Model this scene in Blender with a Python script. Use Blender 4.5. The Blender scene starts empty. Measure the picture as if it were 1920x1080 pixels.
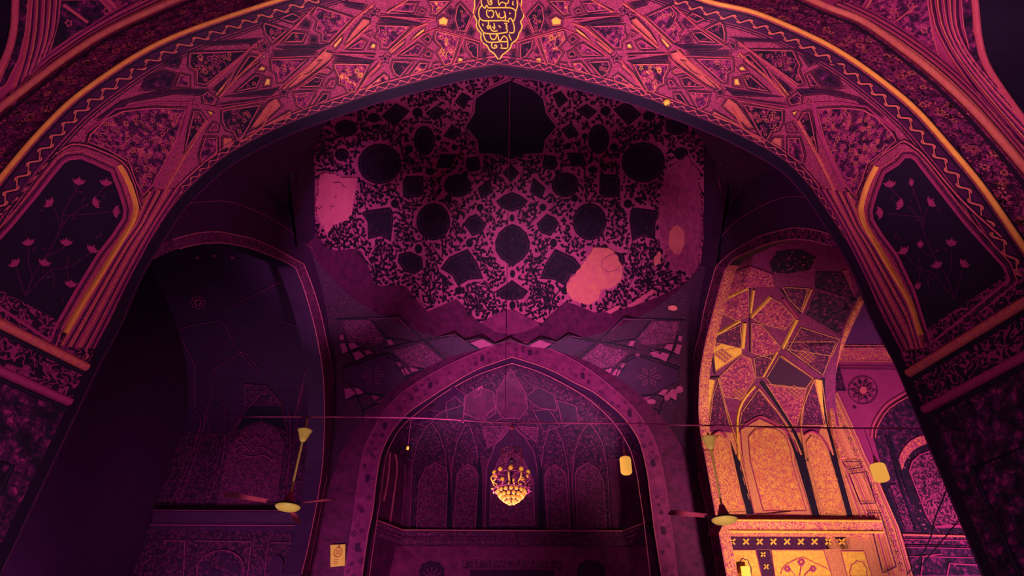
import bpy, math, random
import numpy as np
from mathutils import Vector, Matrix
from mathutils.bvhtree import BVHTree
from mathutils.geometry import delaunay_2d_cdt
random.seed(7)
SC = bpy.context.scene
COL = SC.collection
# ------------------------------------------------------------------ camera
F, PITCH, ROLL, YAW = 1150.0, .639, -.013, -.029
CAM = Vector((.484, 0, 1.6))
def ray(u, v):
    x = (u-960)/F; y = (540-v)/F
    c, s = math.cos(ROLL), math.sin(ROLL); x, y = c*x+s*y, -s*x+c*y
    cp, sp = math.cos(PITCH), math.sin(PITCH)
    Y = cp-sp*y; Z = sp+cp*y; X = x
    c, s = math.cos(YAW), math.sin(YAW)
    return Vector((c*X+s*Y, -s*X+c*Y, Z))
_f = ray(960, 540); _r = ray(960+F, 540)-_f; _u = ray(960, 540-F)-_f
camd = bpy.data.cameras.new('camera'); cam = bpy.data.objects.new('camera', camd); COL.objects.link(cam)
m = Matrix((_r, _u, -_f)).transposed().to_4x4(); m.translation = CAM; cam.matrix_world = m
camd.sensor_width = 36; camd.lens = 36*F/1920; camd.clip_end = 200; SC.camera = cam
# ------------------------------------------------------------------ light
vs = SC.view_settings; vs.view_transform = 'Standard'; vs.look = 'None'; vs.exposure = 0; vs.gamma = 1; vs.use_curve_mapping = False
w = bpy.data.worlds.new('world'); SC.world = w; w.use_nodes = True
bg = w.node_tree.nodes['Background']; bg.inputs[0].default_value = (1, .32, .75, 1); bg.inputs[1].default_value = .13
SC.cycles.max_bounces = 4; SC.cycles.diffuse_bounces = 2; SC.cycles.use_denoising = True
def aim(o, target):
    o.rotation_euler = (Vector(target)-o.location).to_track_quat('-Z', 'Y').to_euler()
def spot(name, loc, target, power, col, angle, blend=.5, size=.3):
    d = bpy.data.lights.new(name, 'SPOT'); d.energy = power; d.color = col; d.spot_size = math.radians(angle); d.spot_blend = blend; d.shadow_soft_size = size
    o = bpy.data.objects.new(name, d); o.location = loc; COL.objects.link(o); aim(o, target); return o
def area(name, loc, target, power, col, size):
    d = bpy.data.lights.new(name, 'AREA'); d.energy = power; d.color = col; d.size = size
    o = bpy.data.objects.new(name, d); o.location = loc; COL.objects.link(o); aim(o, target); return o
WARM = (1, .86, .74)
spot('fill_vault', (.5, 4.3, .5), (.2, 6.0, 13.2), 8600, (1, .70, .76), 48, 1.0, .5)  # added fill, unseen source, brightens the crown of the vault
spot('fill_vault_right', (-2.2, 2.6, .5), (4.7, 5.9, 9.6), 2100, (1, .60, .78), 42, 1.0, .5)  # unseen fill added for the right side of the vault
spot('fill_vault_left', (2.6, 2.6, .5), (-4.7, 5.9, 9.4), 1900, (1, .60, .78), 42, 1.0, .5)  # unseen fill added for the left side of the vault
spot('fill_spandrel', (3.2, .2, .6), (6.0, 4.9, 10.8), 4200, (1, .70, .72), 38, 1.0, .5)  # added fill for the right spandrel, no source in view
spot('fill_spandrel_left', (-1.5, .6, .6), (-6.2, 5.0, 10.0), 900, (1, .60, .78), 44, 1.0, .5)  # added fill for the left spandrel, no source in view
spot('fill_pier_left', (1.0, 1.0, .5), (-5.7, 6.2, 3.4), 1500, (1, .55, .8), 40, 1.0, .5)  # unseen fill added to lift the left pier
spot('fill_pier_right', (0, 1.0, .5), (5.7, 6.2, 3.4), 450, (1, .55, .8), 40, 1.0, .5)  # unseen fill added to lift the right pier
spot('fill_dome', (-.8, 10.4, .4), (.8, 19.2, 13.2), 12500, (1, .60, .78), 42, 1.0, .8)  # added fill below the view, lights the lower back of the dome
spot('fill_dome_left', (2.0, 11.0, .4), (-5.3, 14.7, 14.1), 7600, (1, .60, .85), 24, 1.0, .5)  # added narrow fill on the bare plaster, source unseen
spot('fill_dome_right', (-2.0, 11.0, .4), (5.4, 14.6, 13.6), 3600, (1, .60, .78), 24, 1.0, .5)  # added narrow fill on the right of the dome, source unseen
spot('fill_mihrab', (-1.9, 11.0, .4), (-2.8, 19.6, 7.0), 1250, (1, .52, .80), 46, 1.0, .3)  # added fill for the left half of the niche, source unseen
spot('lamp_side_bay', (7.4, 12.0, .8), (7.7, 18.8, 9.2), 5400, (1, .86, .60), 62, 1.0, .4)
spot('lamp_side_bay_low', (7.2, 15.4, .8), (7.6, 19.3, 6.4), 900, (1, .86, .50), 70, 1.0, .4)
spot('fill_far_bay', (13.4, 13.4, .8), (13.6, 19.7, 9.0), 6500, (1, .60, .78), 52, 1.0, .4)  # unseen fill added to brighten the far bay
spot('fill_left_bay', (-6.4, 13.6, .4), (-7.6, 19.2, 8.0), 1500, (1, .52, .80), 70, 1.0, .4)  # unseen fill added to lift the left bay
spot('fill_left_fan', (-3.3, 9.6, .3), (-4.17, 12, 5.9), 620, (1, .82, .66), 19, .5, .1)  # added spot that only brightens the left fan, source unseen
spot('fill_right_fan', (3.2, 9.2, .3), (4.17, 12, 6.0), 800, (1, .82, .66), 17, .5, .1)  # added spot that only brightens the right fan, source unseen
spot('fill_notice', (-4.2, 16.0, 2.0), (-4.95, 19.0, 6.05), 90, (1, .9, .7), 13, .3, .05)  # added spot that only brightens the notice, source unseen
def soft_fill(loc, power, size=2.5):  # added ambient fill for the dark rooms, no source there
    d = bpy.data.lights.new('ambient_fill', 'POINT'); d.energy = power; d.color = (1, .48, .9); d.shadow_soft_size = size
    o = bpy.data.objects.new('ambient_fill', d); o.location = loc; COL.objects.link(o)
soft_fill((0, 14.5, 3.0), 45); soft_fill((-8.6, 14.5, 3.5), 110, 1.5)
# ------------------------------------------------------------------ materials
def lin(c):
    r = []
    for x in c:
        x = x/255; r.append(x/12.92 if x < .04045 else ((x+.055)/1.055)**2.4)
    return tuple(r)+(1,)
PAL = dict(K=(24, 4, 34), D=(44, 6, 46), P=(88, 12, 74), M=(150, 34, 100), R=(178, 48, 104), O=(226, 112, 78), G=(250, 186, 74), Y=(255, 208, 96))
def P_(c): return lin(PAL[c]) if isinstance(c, str) else lin(c)
def nodes(name, rough=.75):
    m = bpy.data.materials.new(name); m.use_nodes = True; nt = m.node_tree
    b = nt.nodes['Principled BSDF']; b.inputs['Roughness'].default_value = rough; b.inputs['Specular IOR Level'].default_value = .25
    return m, nt, b
def coord(nt, scale):
    tc = nt.nodes.new('ShaderNodeTexCoord'); mp = nt.nodes.new('ShaderNodeMapping'); mp.inputs['Scale'].default_value = (scale,)*3
    nt.links.new(tc.outputs['Object'], mp.inputs[0]); return mp.outputs[0]
def ramp(nt, fac, stops, interp='LINEAR'):
    r = nt.nodes.new('ShaderNodeValToRGB'); cr = r.color_ramp; cr.interpolation = interp
    while len(cr.elements) < len(stops): cr.elements.new(.5)
    for e, (p, c) in zip(cr.elements, stops): e.position = p; e.color = P_(c)
    nt.links.new(fac, r.inputs[0]); return r.outputs[0]
def noise(nt, vec, scale, detail=2, rough=.5, dist=0):
    n = nt.nodes.new('ShaderNodeTexNoise'); n.inputs['Scale'].default_value = scale; n.inputs['Detail'].default_value = detail
    n.inputs['Roughness'].default_value = rough; n.inputs['Distortion'].default_value = dist; nt.links.new(vec, n.inputs['Vector']); return n
def math_(nt, op, a, b=None):
    n = nt.nodes.new('ShaderNodeMath'); n.operation = op
    for i, x in enumerate((a, b)):
        if x is None: continue
        if isinstance(x, (int, float)): n.inputs[i].default_value = x
        else: nt.links.new(x, n.inputs[i])
    return n.outputs[0]
def mix(nt, f, a, b):
    n = nt.nodes.new('ShaderNodeMixRGB'); nt.links.new(f, n.inputs[0])
    for i, x in ((1, a), (2, b)):
        if isinstance(x, tuple): n.inputs[i].default_value = x
        else: nt.links.new(x, n.inputs[i])
    return n.outputs[0]
MAT = {}
def plain(name, c, c2=None, scale=14, rough=.7, detail=4):
    """slightly mottled paint or plaster"""
    m, nt, b = nodes(name, rough); v = coord(nt, 1)
    n = noise(nt, v, scale, detail, .7)
    g = noise(nt, v, 55, 2, .8); fac = math_(nt, 'ADD', math_(nt, 'MULTIPLY', n.outputs['Fac'], .55), math_(nt, 'MULTIPLY', g.outputs['Fac'], .45))
    col = ramp(nt, fac, [(.36, c2 or c), (.64, c)]); nt.links.new(col, b.inputs['Base Color']); MAT[name] = m; return m
def floral(name, stops, scale=9, scroll=0, rough=.75, warp=.5):
    """painted flower field: warped cells with petals and leafy squiggles between"""
    m, nt, b = nodes(name, rough); v = coord(nt, 1)
    wn = noise(nt, v, scale*.7, 2); vm = nt.nodes.new('ShaderNodeVectorMath'); vm.operation = 'MULTIPLY_ADD'
    nt.links.new(wn.outputs['Color'], vm.inputs[0]); vm.inputs[1].default_value = (warp/scale*3,)*3; nt.links.new(v, vm.inputs[2])
    vo = nt.nodes.new('ShaderNodeTexVoronoi'); vo.inputs['Scale'].default_value = scale; nt.links.new(vm.outputs[0], vo.inputs['Vector'])
    v2 = nt.nodes.new('ShaderNodeTexVoronoi'); v2.inputs['Scale'].default_value = scale*3.1; nt.links.new(vm.outputs[0], v2.inputs['Vector'])
    n2 = noise(nt, v, scale*2.2, 3, .6, .6)
    a = math_(nt, 'MULTIPLY', vo.outputs['Distance'], .75); c = math_(nt, 'MULTIPLY', v2.outputs['Distance'], .45)
    s = math_(nt, 'ADD', a, c); s = math_(nt, 'ADD', s, math_(nt, 'MULTIPLY', math_(nt, 'SUBTRACT', n2.outputs['Fac'], .5), 1.1))
    col = ramp(nt, s, stops, 'LINEAR'); nt.links.new(col, b.inputs['Base Color'])
    MAT[name] = m; return m
def squiggle(name, bgc, line, scale=10, width=.05, fill=None, rough=.75, strength=1.0):
    """dense curling lines: script or arabesque scroll"""
    m, nt, b = nodes(name, rough); v = coord(nt, 1)
    n = noise(nt, v, scale, 1, .4, 1.2)
    d = math_(nt, 'ABSOLUTE', math_(nt, 'SUBTRACT', n.outputs['Fac'], .5))
    f = ramp(nt, d, [(0, (255,)*3), (width*.5, (255,)*3), (width, (0,)*3)])
    n3 = noise(nt, v, scale*.35, 3); base = ramp(nt, n3.outputs['Fac'], [(.3, bgc), (.7, fill or bgc)])
    nt.links.new(mix(nt, f, base, P_(line)), b.inputs['Base Color']); MAT[name] = m; return m
def glow(name, c, st, base=None):
    m, nt, b = nodes(name, .4); b.inputs['Base Color'].default_value = P_(base or c)
    b.inputs['Emission Color'].default_value = P_(c); b.inputs['Emission Strength'].default_value = st; MAT[name] = m; return m
# bright paint of the front vault
plain('magenta_paint', 'R', 'M', 30); plain('vault_ground', (206, 66, 112), (70, 8, 66), 34, detail=5); plain('plum_paint', 'P', 'D', 20); plain('dark_line', (40, 4, 44), 'K', 20)
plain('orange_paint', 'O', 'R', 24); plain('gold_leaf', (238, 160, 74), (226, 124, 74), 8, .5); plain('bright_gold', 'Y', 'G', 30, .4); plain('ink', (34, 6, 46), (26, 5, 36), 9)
plain('rose_line', (214, 84, 96), 'R', 24)
floral('floral_bright', [(.16, 'G'), (.30, 'O'), (.42, 'R'), (.60, 'M'), (.74, 'P'), (.9, 'D')], 9)
floral('floral_magenta', [(.12, 'O'), (.26, 'R'), (.5, 'M'), (.68, 'P'), (.9, 'D')], 9)
floral('floral_dark', [(.10, 'O'), (.22, 'R'), (.33, 'P'), (.45, 'D'), (.8, 'K')], 8)
floral('floral_band', [(.10, 'O'), (.22, 'R'), (.40, 'M'), (.58, 'P'), (.72, 'D'), (.9, 'M')], 10)
floral('floral_plum', [(.08, 'R'), (.2, 'M'), (.42, 'P'), (.7, 'D'), (.9, 'K')], 7)
squiggle('scroll_plum', 'K', 'M', 9, .07, 'D')
squiggle('scroll_bright', 'M', 'O', 11, .06, 'R')
# plaster of the domed chamber, its dimness put into darker colours
plain('dim_plaster', (72, 12, 70), (54, 8, 58), 3); plain('dim_plaster_dark', (62, 11, 68), (50, 9, 58), 2.5)
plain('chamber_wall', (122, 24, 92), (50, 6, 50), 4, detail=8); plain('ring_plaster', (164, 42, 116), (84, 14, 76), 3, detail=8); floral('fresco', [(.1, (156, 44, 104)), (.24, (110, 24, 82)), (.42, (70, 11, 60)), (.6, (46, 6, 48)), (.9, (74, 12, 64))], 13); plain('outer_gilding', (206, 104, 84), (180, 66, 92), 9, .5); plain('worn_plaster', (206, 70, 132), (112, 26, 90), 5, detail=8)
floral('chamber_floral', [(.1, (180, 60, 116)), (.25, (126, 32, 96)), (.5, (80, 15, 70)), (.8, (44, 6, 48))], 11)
squiggle('chamber_scroll', (60, 9, 56), (146, 42, 106), 13, .06, (84, 16, 74))
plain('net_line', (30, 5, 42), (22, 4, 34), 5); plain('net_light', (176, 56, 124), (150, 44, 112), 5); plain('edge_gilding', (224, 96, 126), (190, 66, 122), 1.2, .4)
plain('dome_ground', (206, 74, 138), (168, 50, 120), 1.6, detail=6); plain('dome_leaf', (34, 6, 46), (26, 4, 38), 3); floral('dome_medallion', [(.1, (120, 34, 100)), (.2, (66, 14, 66)), (.45, (42, 8, 52)), (.8, (30, 6, 42))], 7)
plain('bare_plaster', (232, 92, 140), (214, 74, 134), 3, detail=8); plain('bare_plaster_pale', (240, 118, 112), (214, 78, 130), 4, detail=8)
# paint of the side bay
floral('bay_floral', [(.1, 'Y'), (.24, 'O'), (.5, 'R'), (.72, 'M'), (.95, 'P')], 12); floral('bay_floral_dark', [(.1, 'O'), (.26, 'R'), (.42, 'M'), (.62, 'D'), (.9, 'P')], 13)
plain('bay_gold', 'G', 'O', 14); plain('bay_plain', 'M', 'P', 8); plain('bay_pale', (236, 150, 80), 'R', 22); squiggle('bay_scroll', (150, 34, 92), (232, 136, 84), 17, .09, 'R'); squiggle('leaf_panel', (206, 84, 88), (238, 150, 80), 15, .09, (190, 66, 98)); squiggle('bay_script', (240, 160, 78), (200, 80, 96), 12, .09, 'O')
squiggle('script_panel', (176, 54, 104), (44, 5, 46), 8, .10, (150, 40, 96)); plain('far_plaster', (160, 40, 104), (140, 30, 96), 3)
plain('white_enamel', (255, 214, 120), (255, 200, 104), 5, .35); plain('fan_blade_paint', (200, 70, 110), (180, 50, 100), 3, .5); plain('dark_metal', (60, 10, 60), 'K', 5, .5)
plain('cable_skin', (196, 70, 130), (150, 40, 104), 3, .5); plain('paper', (255, 214, 96), (250, 200, 90), 8); plain('paper_ink', (190, 110, 70), (170, 90, 70), 8)
glow('lamp_glass', (255, 180, 76), .72); glow('globe_glass', (250, 160, 52), .62, (190, 110, 50)); plain('crystal', (160, 56, 96), (120, 34, 84), 6, .3)  # chandelier globes are unlit glass, their glow is added brightness
# ------------------------------------------------------------------ mesh helpers
def link(name, me, parent=None):
    o = bpy.data.objects.new(name, me); COL.objects.link(o)
    if parent is not None: o.parent = parent
    return o
class MB:
    def __init__(s): s.v = []; s.f = []; s.m = []; s.mats = []
    def mi(s, mat):
        if mat not in s.mats: s.mats.append(mat)
        return s.mats.index(mat)
    def add(s, vs_, fs, mat):
        b = len(s.v); s.v += [tuple(x) for x in vs_]; k = s.mi(mat)
        for f in fs: s.f.append([b+i for i in f]); s.m.append(k)
    def loft(s, A, B, mat, n=1):
        rows = [[A[i].lerp(B[i], j/n) for i in range(len(A))] for j in range(n+1)]
        s.grid(rows, mat)
    def grid(s, rows, mat, closed=False):
        R, Cn = len(rows), len(rows[0]); vs_ = [p for r in rows for p in r]; fs = []
        for j in range(R-1):
            for i in range(Cn if closed else Cn-1):
                k = (i+1) % Cn; fs.append((j*Cn+i, j*Cn+k, (j+1)*Cn+k, (j+1)*Cn+i))
        s.add(vs_, fs, mat)
    def tube(s, pts, r, mat, n=6, closed=False):
        pts = [Vector(p) for p in pts]
        if len(pts) < 2: return
        rows = []; up = None
        for i, p in enumerate(pts):
            t = (pts[min(i+1, len(pts)-1)]-pts[max(i-1, 0)])
            if closed: t = pts[(i+1) % len(pts)]-pts[i-1]
            if t.length < 1e-9: t = Vector((0, 0, 1))
            t.normalize()
            if up is None: up = Vector((0, 0, 1)) if abs(t.z) < .9 else Vector((0, 1, 0))
            a = t.cross(up); a = a.normalized() if a.length > 1e-6 else t.orthogonal().normalized(); b = a.cross(t).normalized(); up = b
            rr = r(i/(len(pts)-1)) if callable(r) else r
            rows.append([p+(a*math.cos(k*2*math.pi/n)+b*math.sin(k*2*math.pi/n))*rr for k in range(n)])
        if closed: rows.append(rows[0])
        s.grid(rows, mat, True)
        if not closed: s.add(rows[0], [tuple(range(n))], mat); s.add(rows[-1], [tuple(range(n))], mat)
    def ribbon(s, pts, nrm, wd, mat, lift=0, closed=False):
        n = len(pts)
        if n < 2: return
        A = []; B = []
        for i, p in enumerate(pts):
            t = (pts[(i+1) % n]-pts[i-1]) if closed else (pts[min(i+1, n-1)]-pts[max(i-1, 0)])
            d = t.cross(nrm[i]); d = d.normalized() if d.length > 1e-9 else Vector((0, 0, 1))
            h = (wd(i/(n-1)) if callable(wd) else wd)/2; q = p+nrm[i]*lift
            A.append(q-d*h); B.append(q+d*h)
        if closed: A.append(A[0]); B.append(B[0])
        s.loft(A, B, mat)
    def bar(s, pts, nrm, wd, ht, mat):
        """raised rib of trapezoid section"""
        n = len(pts); R = [[], [], [], []]
        for i, p in enumerate(pts):
            t = pts[min(i+1, n-1)]-pts[max(i-1, 0)]; d = t.cross(nrm[i]); d = d.normalized() if d.length > 1e-9 else Vector((0, 0, 1))
            w_ = wd(i/(n-1)) if callable(wd) else wd
            for k, (a, b) in enumerate(((-.5, 0), (-.28, 1), (.28, 1), (.5, 0))): R[k].append(p+d*(w_*a)+nrm[i]*(ht*b))
        s.grid(R, mat)
    def box(s, c, sz, mat, rz=0):
        c = Vector(c); M = Matrix.Rotation(rz, 3, 'Z')
        vs_ = [c+M @ Vector((sz[0]*x/2, sz[1]*y/2, sz[2]*z/2)) for z in (-1, 1) for x, y in ((-1, -1), (1, -1), (1, 1), (-1, 1))]
        s.add(vs_, [(3, 2, 1, 0), (4, 5, 6, 7), (0, 1, 5, 4), (1, 2, 6, 5), (2, 3, 7, 6), (3, 0, 4, 7)], mat)
    def lathe(s, c, prof, mat, n=20, axis=None):
        c = Vector(c); s.grid([[c+Vector((r*math.cos(k*2*math.pi/n), r*math.sin(k*2*math.pi/n), z)) for k in range(n)] for r, z in prof], mat, True)
    def ball(s, c, r, mat, n=10, m=7):
        s.lathe(c, [(r*math.sin(math.pi*j/m)+1e-5, -r*math.cos(math.pi*j/m)) for j in range(m+1)], mat, n)
    def build(s, name, parent=None, smooth=False, **props):
        me = bpy.data.meshes.new(name); me.from_pydata(s.v, [], s.f)
        for k in s.mats: me.materials.append(MAT[k])
        me.polygons.foreach_set('material_index', s.m)
        if smooth: me.polygons.foreach_set('use_smooth', [True]*len(s.f))
        me.update(); o = link(name, me, parent)
        for k, v_ in props.items(): o[k] = v_
        return o
    def bvh(s):
        return BVHTree.FromPolygons([Vector(v_) for v_ in s.v], s.f, epsilon=0)
# ---- surfaces: where the line through a traced point meets the real wall, dome or vault
class Plane:
    def __init__(s, p, n): s.p = Vector(p); s.n = Vector(n).normalized()
    def hit(s, u, v):
        d = ray(u, v); return CAM+d*((s.p-CAM).dot(s.n)/d.dot(s.n)), s.n
def PY(y): return Plane((0, y, 0), (0, -1, 0))
def PX(x): return Plane((x, 0, 0), (-math.copysign(1, x), 0, 0))
class Ball:
    def __init__(s, c, r): s.c = Vector(c); s.r = r
    def hit(s, u, v):
        d = ray(u, v).normalized(); o = CAM-s.c; b = o.dot(d); D = b*b-(o.dot(o)-s.r*s.r)
        D = max(D, 0); P = CAM+d*(-b+math.sqrt(D)); return P, (s.c-P).normalized()
class Tree:
    def __init__(s, bvh): s.b = bvh
    def hit(s, u, v):
        d = ray(u, v).normalized(); P, N, i, dist = s.b.ray_cast(CAM, d)
        if P is None:
            ld, N = getattr(s, 'last', (8, Vector((0, -1, 0)))); return CAM+d*ld, N
        s.last = ((P-CAM).length, N if N.dot(d) < 0 else -N)
        if N.dot(d) > 0: N = -N
        return P, N
def project(P):
    q = P-CAM; fw_, x, y = q.dot(_f), q.dot(_r), q.dot(_u); return (960+F*x/fw_*(_f.length_squared/_r.length_squared), 540-F*y/fw_*(_f.length_squared/_u.length_squared))
def dens(px, step=8, closed=False):
    out = []; n = len(px)
    for i in range(n if closed else n-1):
        a, b = px[i], px[(i+1) % n]; k = max(1, int(math.dist(a, b)/step))
        out += [(a[0]+(b[0]-a[0])*j/k, a[1]+(b[1]-a[1])*j/k) for j in range(k)]
    if not closed: out.append(px[-1])
    return out
def smooth(px, k=5, closed=False):
    out = []; n = len(px)
    for i in range(n if closed else n-1):
        g = (lambda j: px[j % n]) if closed else (lambda j: px[max(0, min(n-1, j))])
        p0, p1, p2, p3 = g(i-1), g(i), g(i+1), g(i+2)
        for j in range(k):
            t = j/k
            out.append(tuple(.5*(2*p1[a]+(p2[a]-p0[a])*t+(2*p0[a]-5*p1[a]+4*p2[a]-p3[a])*t*t+(3*p1[a]-p0[a]-3*p2[a]+p3[a])*t**3) for a in range(len(p1))))
    if not closed: out.append(tuple(px[-1]))
    return out
def smv(P, k=5, closed=False): return [Vector(q) for q in smooth([tuple(p) for p in P], k, closed)]
def on(px, surf):
    h = [surf.hit(*p) for p in px]; return [a for a, b in h], [b for a, b in h]
def wpx(P, w_): return w_*(P-CAM).length*.88/F      # width of w_ pixels at that place, in metres
def inset(poly, d):
    n = len(poly); A = sum(poly[i][0]*poly[(i+1) % n][1]-poly[(i+1) % n][0]*poly[i][1] for i in range(n))
    sg = 1 if A > 0 else -1; out = []
    for i in range(n):
        p0, p1, p2 = poly[i-1], poly[i], poly[(i+1) % n]
        def nr(a, b):
            l = math.dist(a, b) or 1; return (-(b[1]-a[1])/l*sg, (b[0]-a[0])/l*sg)
        n1, n2 = nr(p0, p1), nr(p1, p2); k = 1+n1[0]*n2[0]+n1[1]*n2[1]; k = max(k, .35)
        out.append((p1[0]+(n1[0]+n2[0])/k*d, p1[1]+(n1[1]+n2[1])/k*d))
    return out
def inside(p, poly):
    x, y = p; c = False; n = len(poly)
    for i in range(n):
        x1, y1 = poly[i]; x2, y2 = poly[i-1]
        if (y1 > y) != (y2 > y) and x < (x2-x1)*(y-y1)/(y2-y1)+x1: c = not c
    return c
def edist(p, poly):
    b = 1e9; n = len(poly)
    for i in range(n):
        a, c = poly[i-1], poly[i]; dx, dy = c[0]-a[0], c[1]-a[1]; L = dx*dx+dy*dy or 1e-9
        t = max(0, min(1, ((p[0]-a[0])*dx+(p[1]-a[1])*dy)/L)); b = min(b, math.hypot(p[0]-a[0]-t*dx, p[1]-a[1]-t*dy))
    return b
def fill(mb, poly, surf, mat, lift=.01, grid=16, step=12):
    P2 = dens(poly, step, True); n = len(P2)
    xs = [p[0] for p in P2]; ys = [p[1] for p in P2]; inn = []
    if grid:
        x = min(xs)+grid/2
        while x < max(xs):
            y = min(ys)+grid/2
            while y < max(ys):
                if inside((x, y), P2) and edist((x, y), P2) > grid*.4: inn.append((x, y))
                y += grid
            x += grid
    try:
        r = delaunay_2d_cdt([Vector(p) for p in P2+inn], [], [list(range(n))], 1, 1e-4)
    except Exception: return
    V = []
    for q in r[0]:
        p, nn = surf.hit(q[0], q[1]); V.append(p+nn*lift)
    mb.add(V, r[2], mat)
def line(mb, px, surf, w_, mat, lift=.015, step=8, closed=False):
    P, N = on(dens(px, step, closed), surf); wd = wpx(P[len(P)//2], w_); mb.ribbon(P, N, wd, mat, lift, closed)
def rib(mb, px, surf, w_, ht, mat, step=8):
    P, N = on(dens(px, step), surf); mb.bar(P, N, wpx(P[len(P)//2], w_), ht, mat)
def rosette(mb, P, N, r, mt, n=6, hollow=False, lift=.02, rot=0, centre=None):
    t = N.orthogonal().normalized(); b = N.cross(t); c = P+N*lift
    for k in range(n):
        a = rot+2*math.pi*k/n
        q = [c+(t*math.cos(a+d)+b*math.sin(a+d))*(r*f) for d, f in ((0, .22), (-.36, .72), (-.16, 1), (.16, 1), (.36, .72))]
        if hollow: mb.ribbon(q+[q[0]], [N]*6, r*.16, mt, 0)
        else: mb.add(q, [(0, 1, 2, 3, 4)], mt)
    if centre: mb.add([c+N*.004+(t*math.cos(k*math.pi/3)+b*math.sin(k*math.pi/3))*(r*.3) for k in range(6)], [tuple(range(6))], centre)
def sprig(mb, P, N, L, mt, ang, lift=.017):
    t = N.orthogonal().normalized(); b = N.cross(t); u = t*math.cos(ang)+b*math.sin(ang); w_ = N.cross(u); c = P+N*lift
    mb.ribbon([c+u*(L*(k/5-.5))+w_*(L*.22*math.sin(k*.9)) for k in range(6)], [N]*6, L*.07, mt)
    for k, s_ in ((1, 1), (2, -1), (3, 1), (4, -1)):
        q = c+u*(L*(k/5-.5))+w_*(L*.22*math.sin(k*.9)); d = (u*.7+w_*s_).normalized(); e = N.cross(d)
        mb.add([q, q+d*(L*.12)+e*(L*.06), q+d*(L*.26), q+d*(L*.12)-e*(L*.06)], [(0, 1, 2, 3)], mt)
def scatter(mb, poly, surf, gap, mats, rpx=(4, 7), hollow=.4, lf='P', seed=1):
    rr = random.Random(seed); xs = [p[0] for p in poly]; ys = [p[1] for p in poly]; y = min(ys)+gap*.4
    while y < max(ys):
        x = min(xs)+gap*.4
        while x < max(xs):
            c = (x+rr.uniform(-.3, .3)*gap, y+rr.uniform(-.3, .3)*gap)
            if inside(c, poly) and edist(c, poly) > rpx[0]*.9:
                P, N = surf.hit(*c); r = wpx(P, rr.uniform(*rpx)*min(1, edist(c, poly)/rpx[1]+.25))
                if rr.random() < .55: rosette(mb, P, N, r, rr.choice(mats), rr.choice((5, 6)), rr.random() < hollow, .018, rr.random()*3, 'dark_line' if rr.random() < .5 else None)
                else: sprig(mb, P, N, r*2.6, rr.choice(lf), rr.random()*6.3, .016)
            x += gap
        y += gap
def empty(name, loc, **props):
    o = bpy.data.objects.new(name, None); o.location = loc; COL.objects.link(o)
    for k, v_ in props.items(): o[k] = v_
    return o
def mirx(P): return [Vector((-p.x, p.y, p.z)) for p in P]
def resample(P, n, ts=None):
    P = [Vector(p) for p in P]; L = [0]
    for a, b in zip(P, P[1:]): L.append(L[-1]+(b-a).length)
    out = []
    for k in range(n):
        t = (k/(n-1))*L[-1]; i = 0
        while i < len(L)-2 and L[i+1] < t: i += 1
        f = (t-L[i])/((L[i+1]-L[i]) or 1); out.append(P[i].lerp(P[i+1], f))
    return out
ST = dict(kind='structure')
#==PART2==
# ================================================================== FRONT VAULT (between the outer gilded arch and the inner arch)
Y0, Y1 = 7.0, 5.2
C0L_ = [(933,123),(855,137),(773,158),(705,176),(640,198),(560,226),(500,252),(430,290),(390,322),(347,363),(320,396),(300,427),(253,503),(213,593),(180,653),(157,697)]
C0R_ = [(933,123),(1020,136),(1107,157),(1180,176),(1257,202),(1330,230),(1400,262),(1467,300),(1513,345),(1548,395),(1580,444),(1613,500),(1647,583),(1690,663),(1712,712)]
C1L_ = [(940,-118),(860,-100),(700,-52),(620,-27),(520,3),(417,37),(333,68),(267,100),(200,143),(133,193),(67,260),(0,340),(-50,405),(-95,470)]
C1R_ = [(940,-118),(1020,-100),(1150,-60),(1240,-28),(1330,5),(1413,25),(1513,67),(1580,103),(1647,150),(1713,205),(1780,280),(1840,353),(1900,440),(1960,530)]
C2L_ = [(940,-215),(760,-150),(560,-75),(450,-34),(353,0),(267,37),(200,70),(133,113),(67,163),(0,217),(-70,280),(-130,350)]
C2R_ = [(940,-215),(1120,-155),(1300,-85),(1420,-36),(1540,18),(1610,46),(1681,95),(1751,151),(1821,218),(1892,299),(1950,372),(2000,450)]
def planar(px, surf, jx=None, zend=None, n=90):
    P = smv(on(px, surf)[0], 6)
    return resample(P, n)
def with_jamb(P, z):
    return P
sf0, sf1 = PY(Y0), PY(Y1)
A0 = {}; A1 = {}; A2 = {}
NA = 90
for sd, c0, c1, c2 in (('left', C0L_, C1L_, C2L_), ('right', C0R_, C1R_, C2R_)):
    sg = -1 if sd == 'left' else 1
    a0 = smv(on(c0, sf0)[0], 6); a1 = smv(on(c1, sf1)[0], 6); a2 = smv(on(c2, sf1)[0], 6)
    x0 = a0[-1].x; x1 = a1[-1].x; x2 = a2[-1].x
    zc = min(a0[-1].z, 5.0)
    a0 += [Vector((x0, Y0, 5.3))]; a1 += [Vector((x1, Y1, 5.3))]; a2 += [Vector((x2, Y1, 5.3))]
    A0[sd] = resample(a0, NA); A1[sd] = resample(a1, NA); A2[sd] = resample(a2, NA)
    J = 14
    for A, x, y in ((A0, x0, Y0), (A1, x1, Y1), (A2, x2, Y1)):
        A[sd] += [Vector((x, y, 5.3*(1-(k+1)/J))) for k in range(J)]
def VP(sd, i, s):                    # a point of the vault: i along the arch (float), s from the inner arch to the outer arch
    a = min(int(i), len(A0[sd])-2); f = i-a
    return A0[sd][a].lerp(A0[sd][a+1], f).lerp(A1[sd][a].lerp(A1[sd][a+1], f), s)
vault = {}; vaultmb = {}
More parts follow.
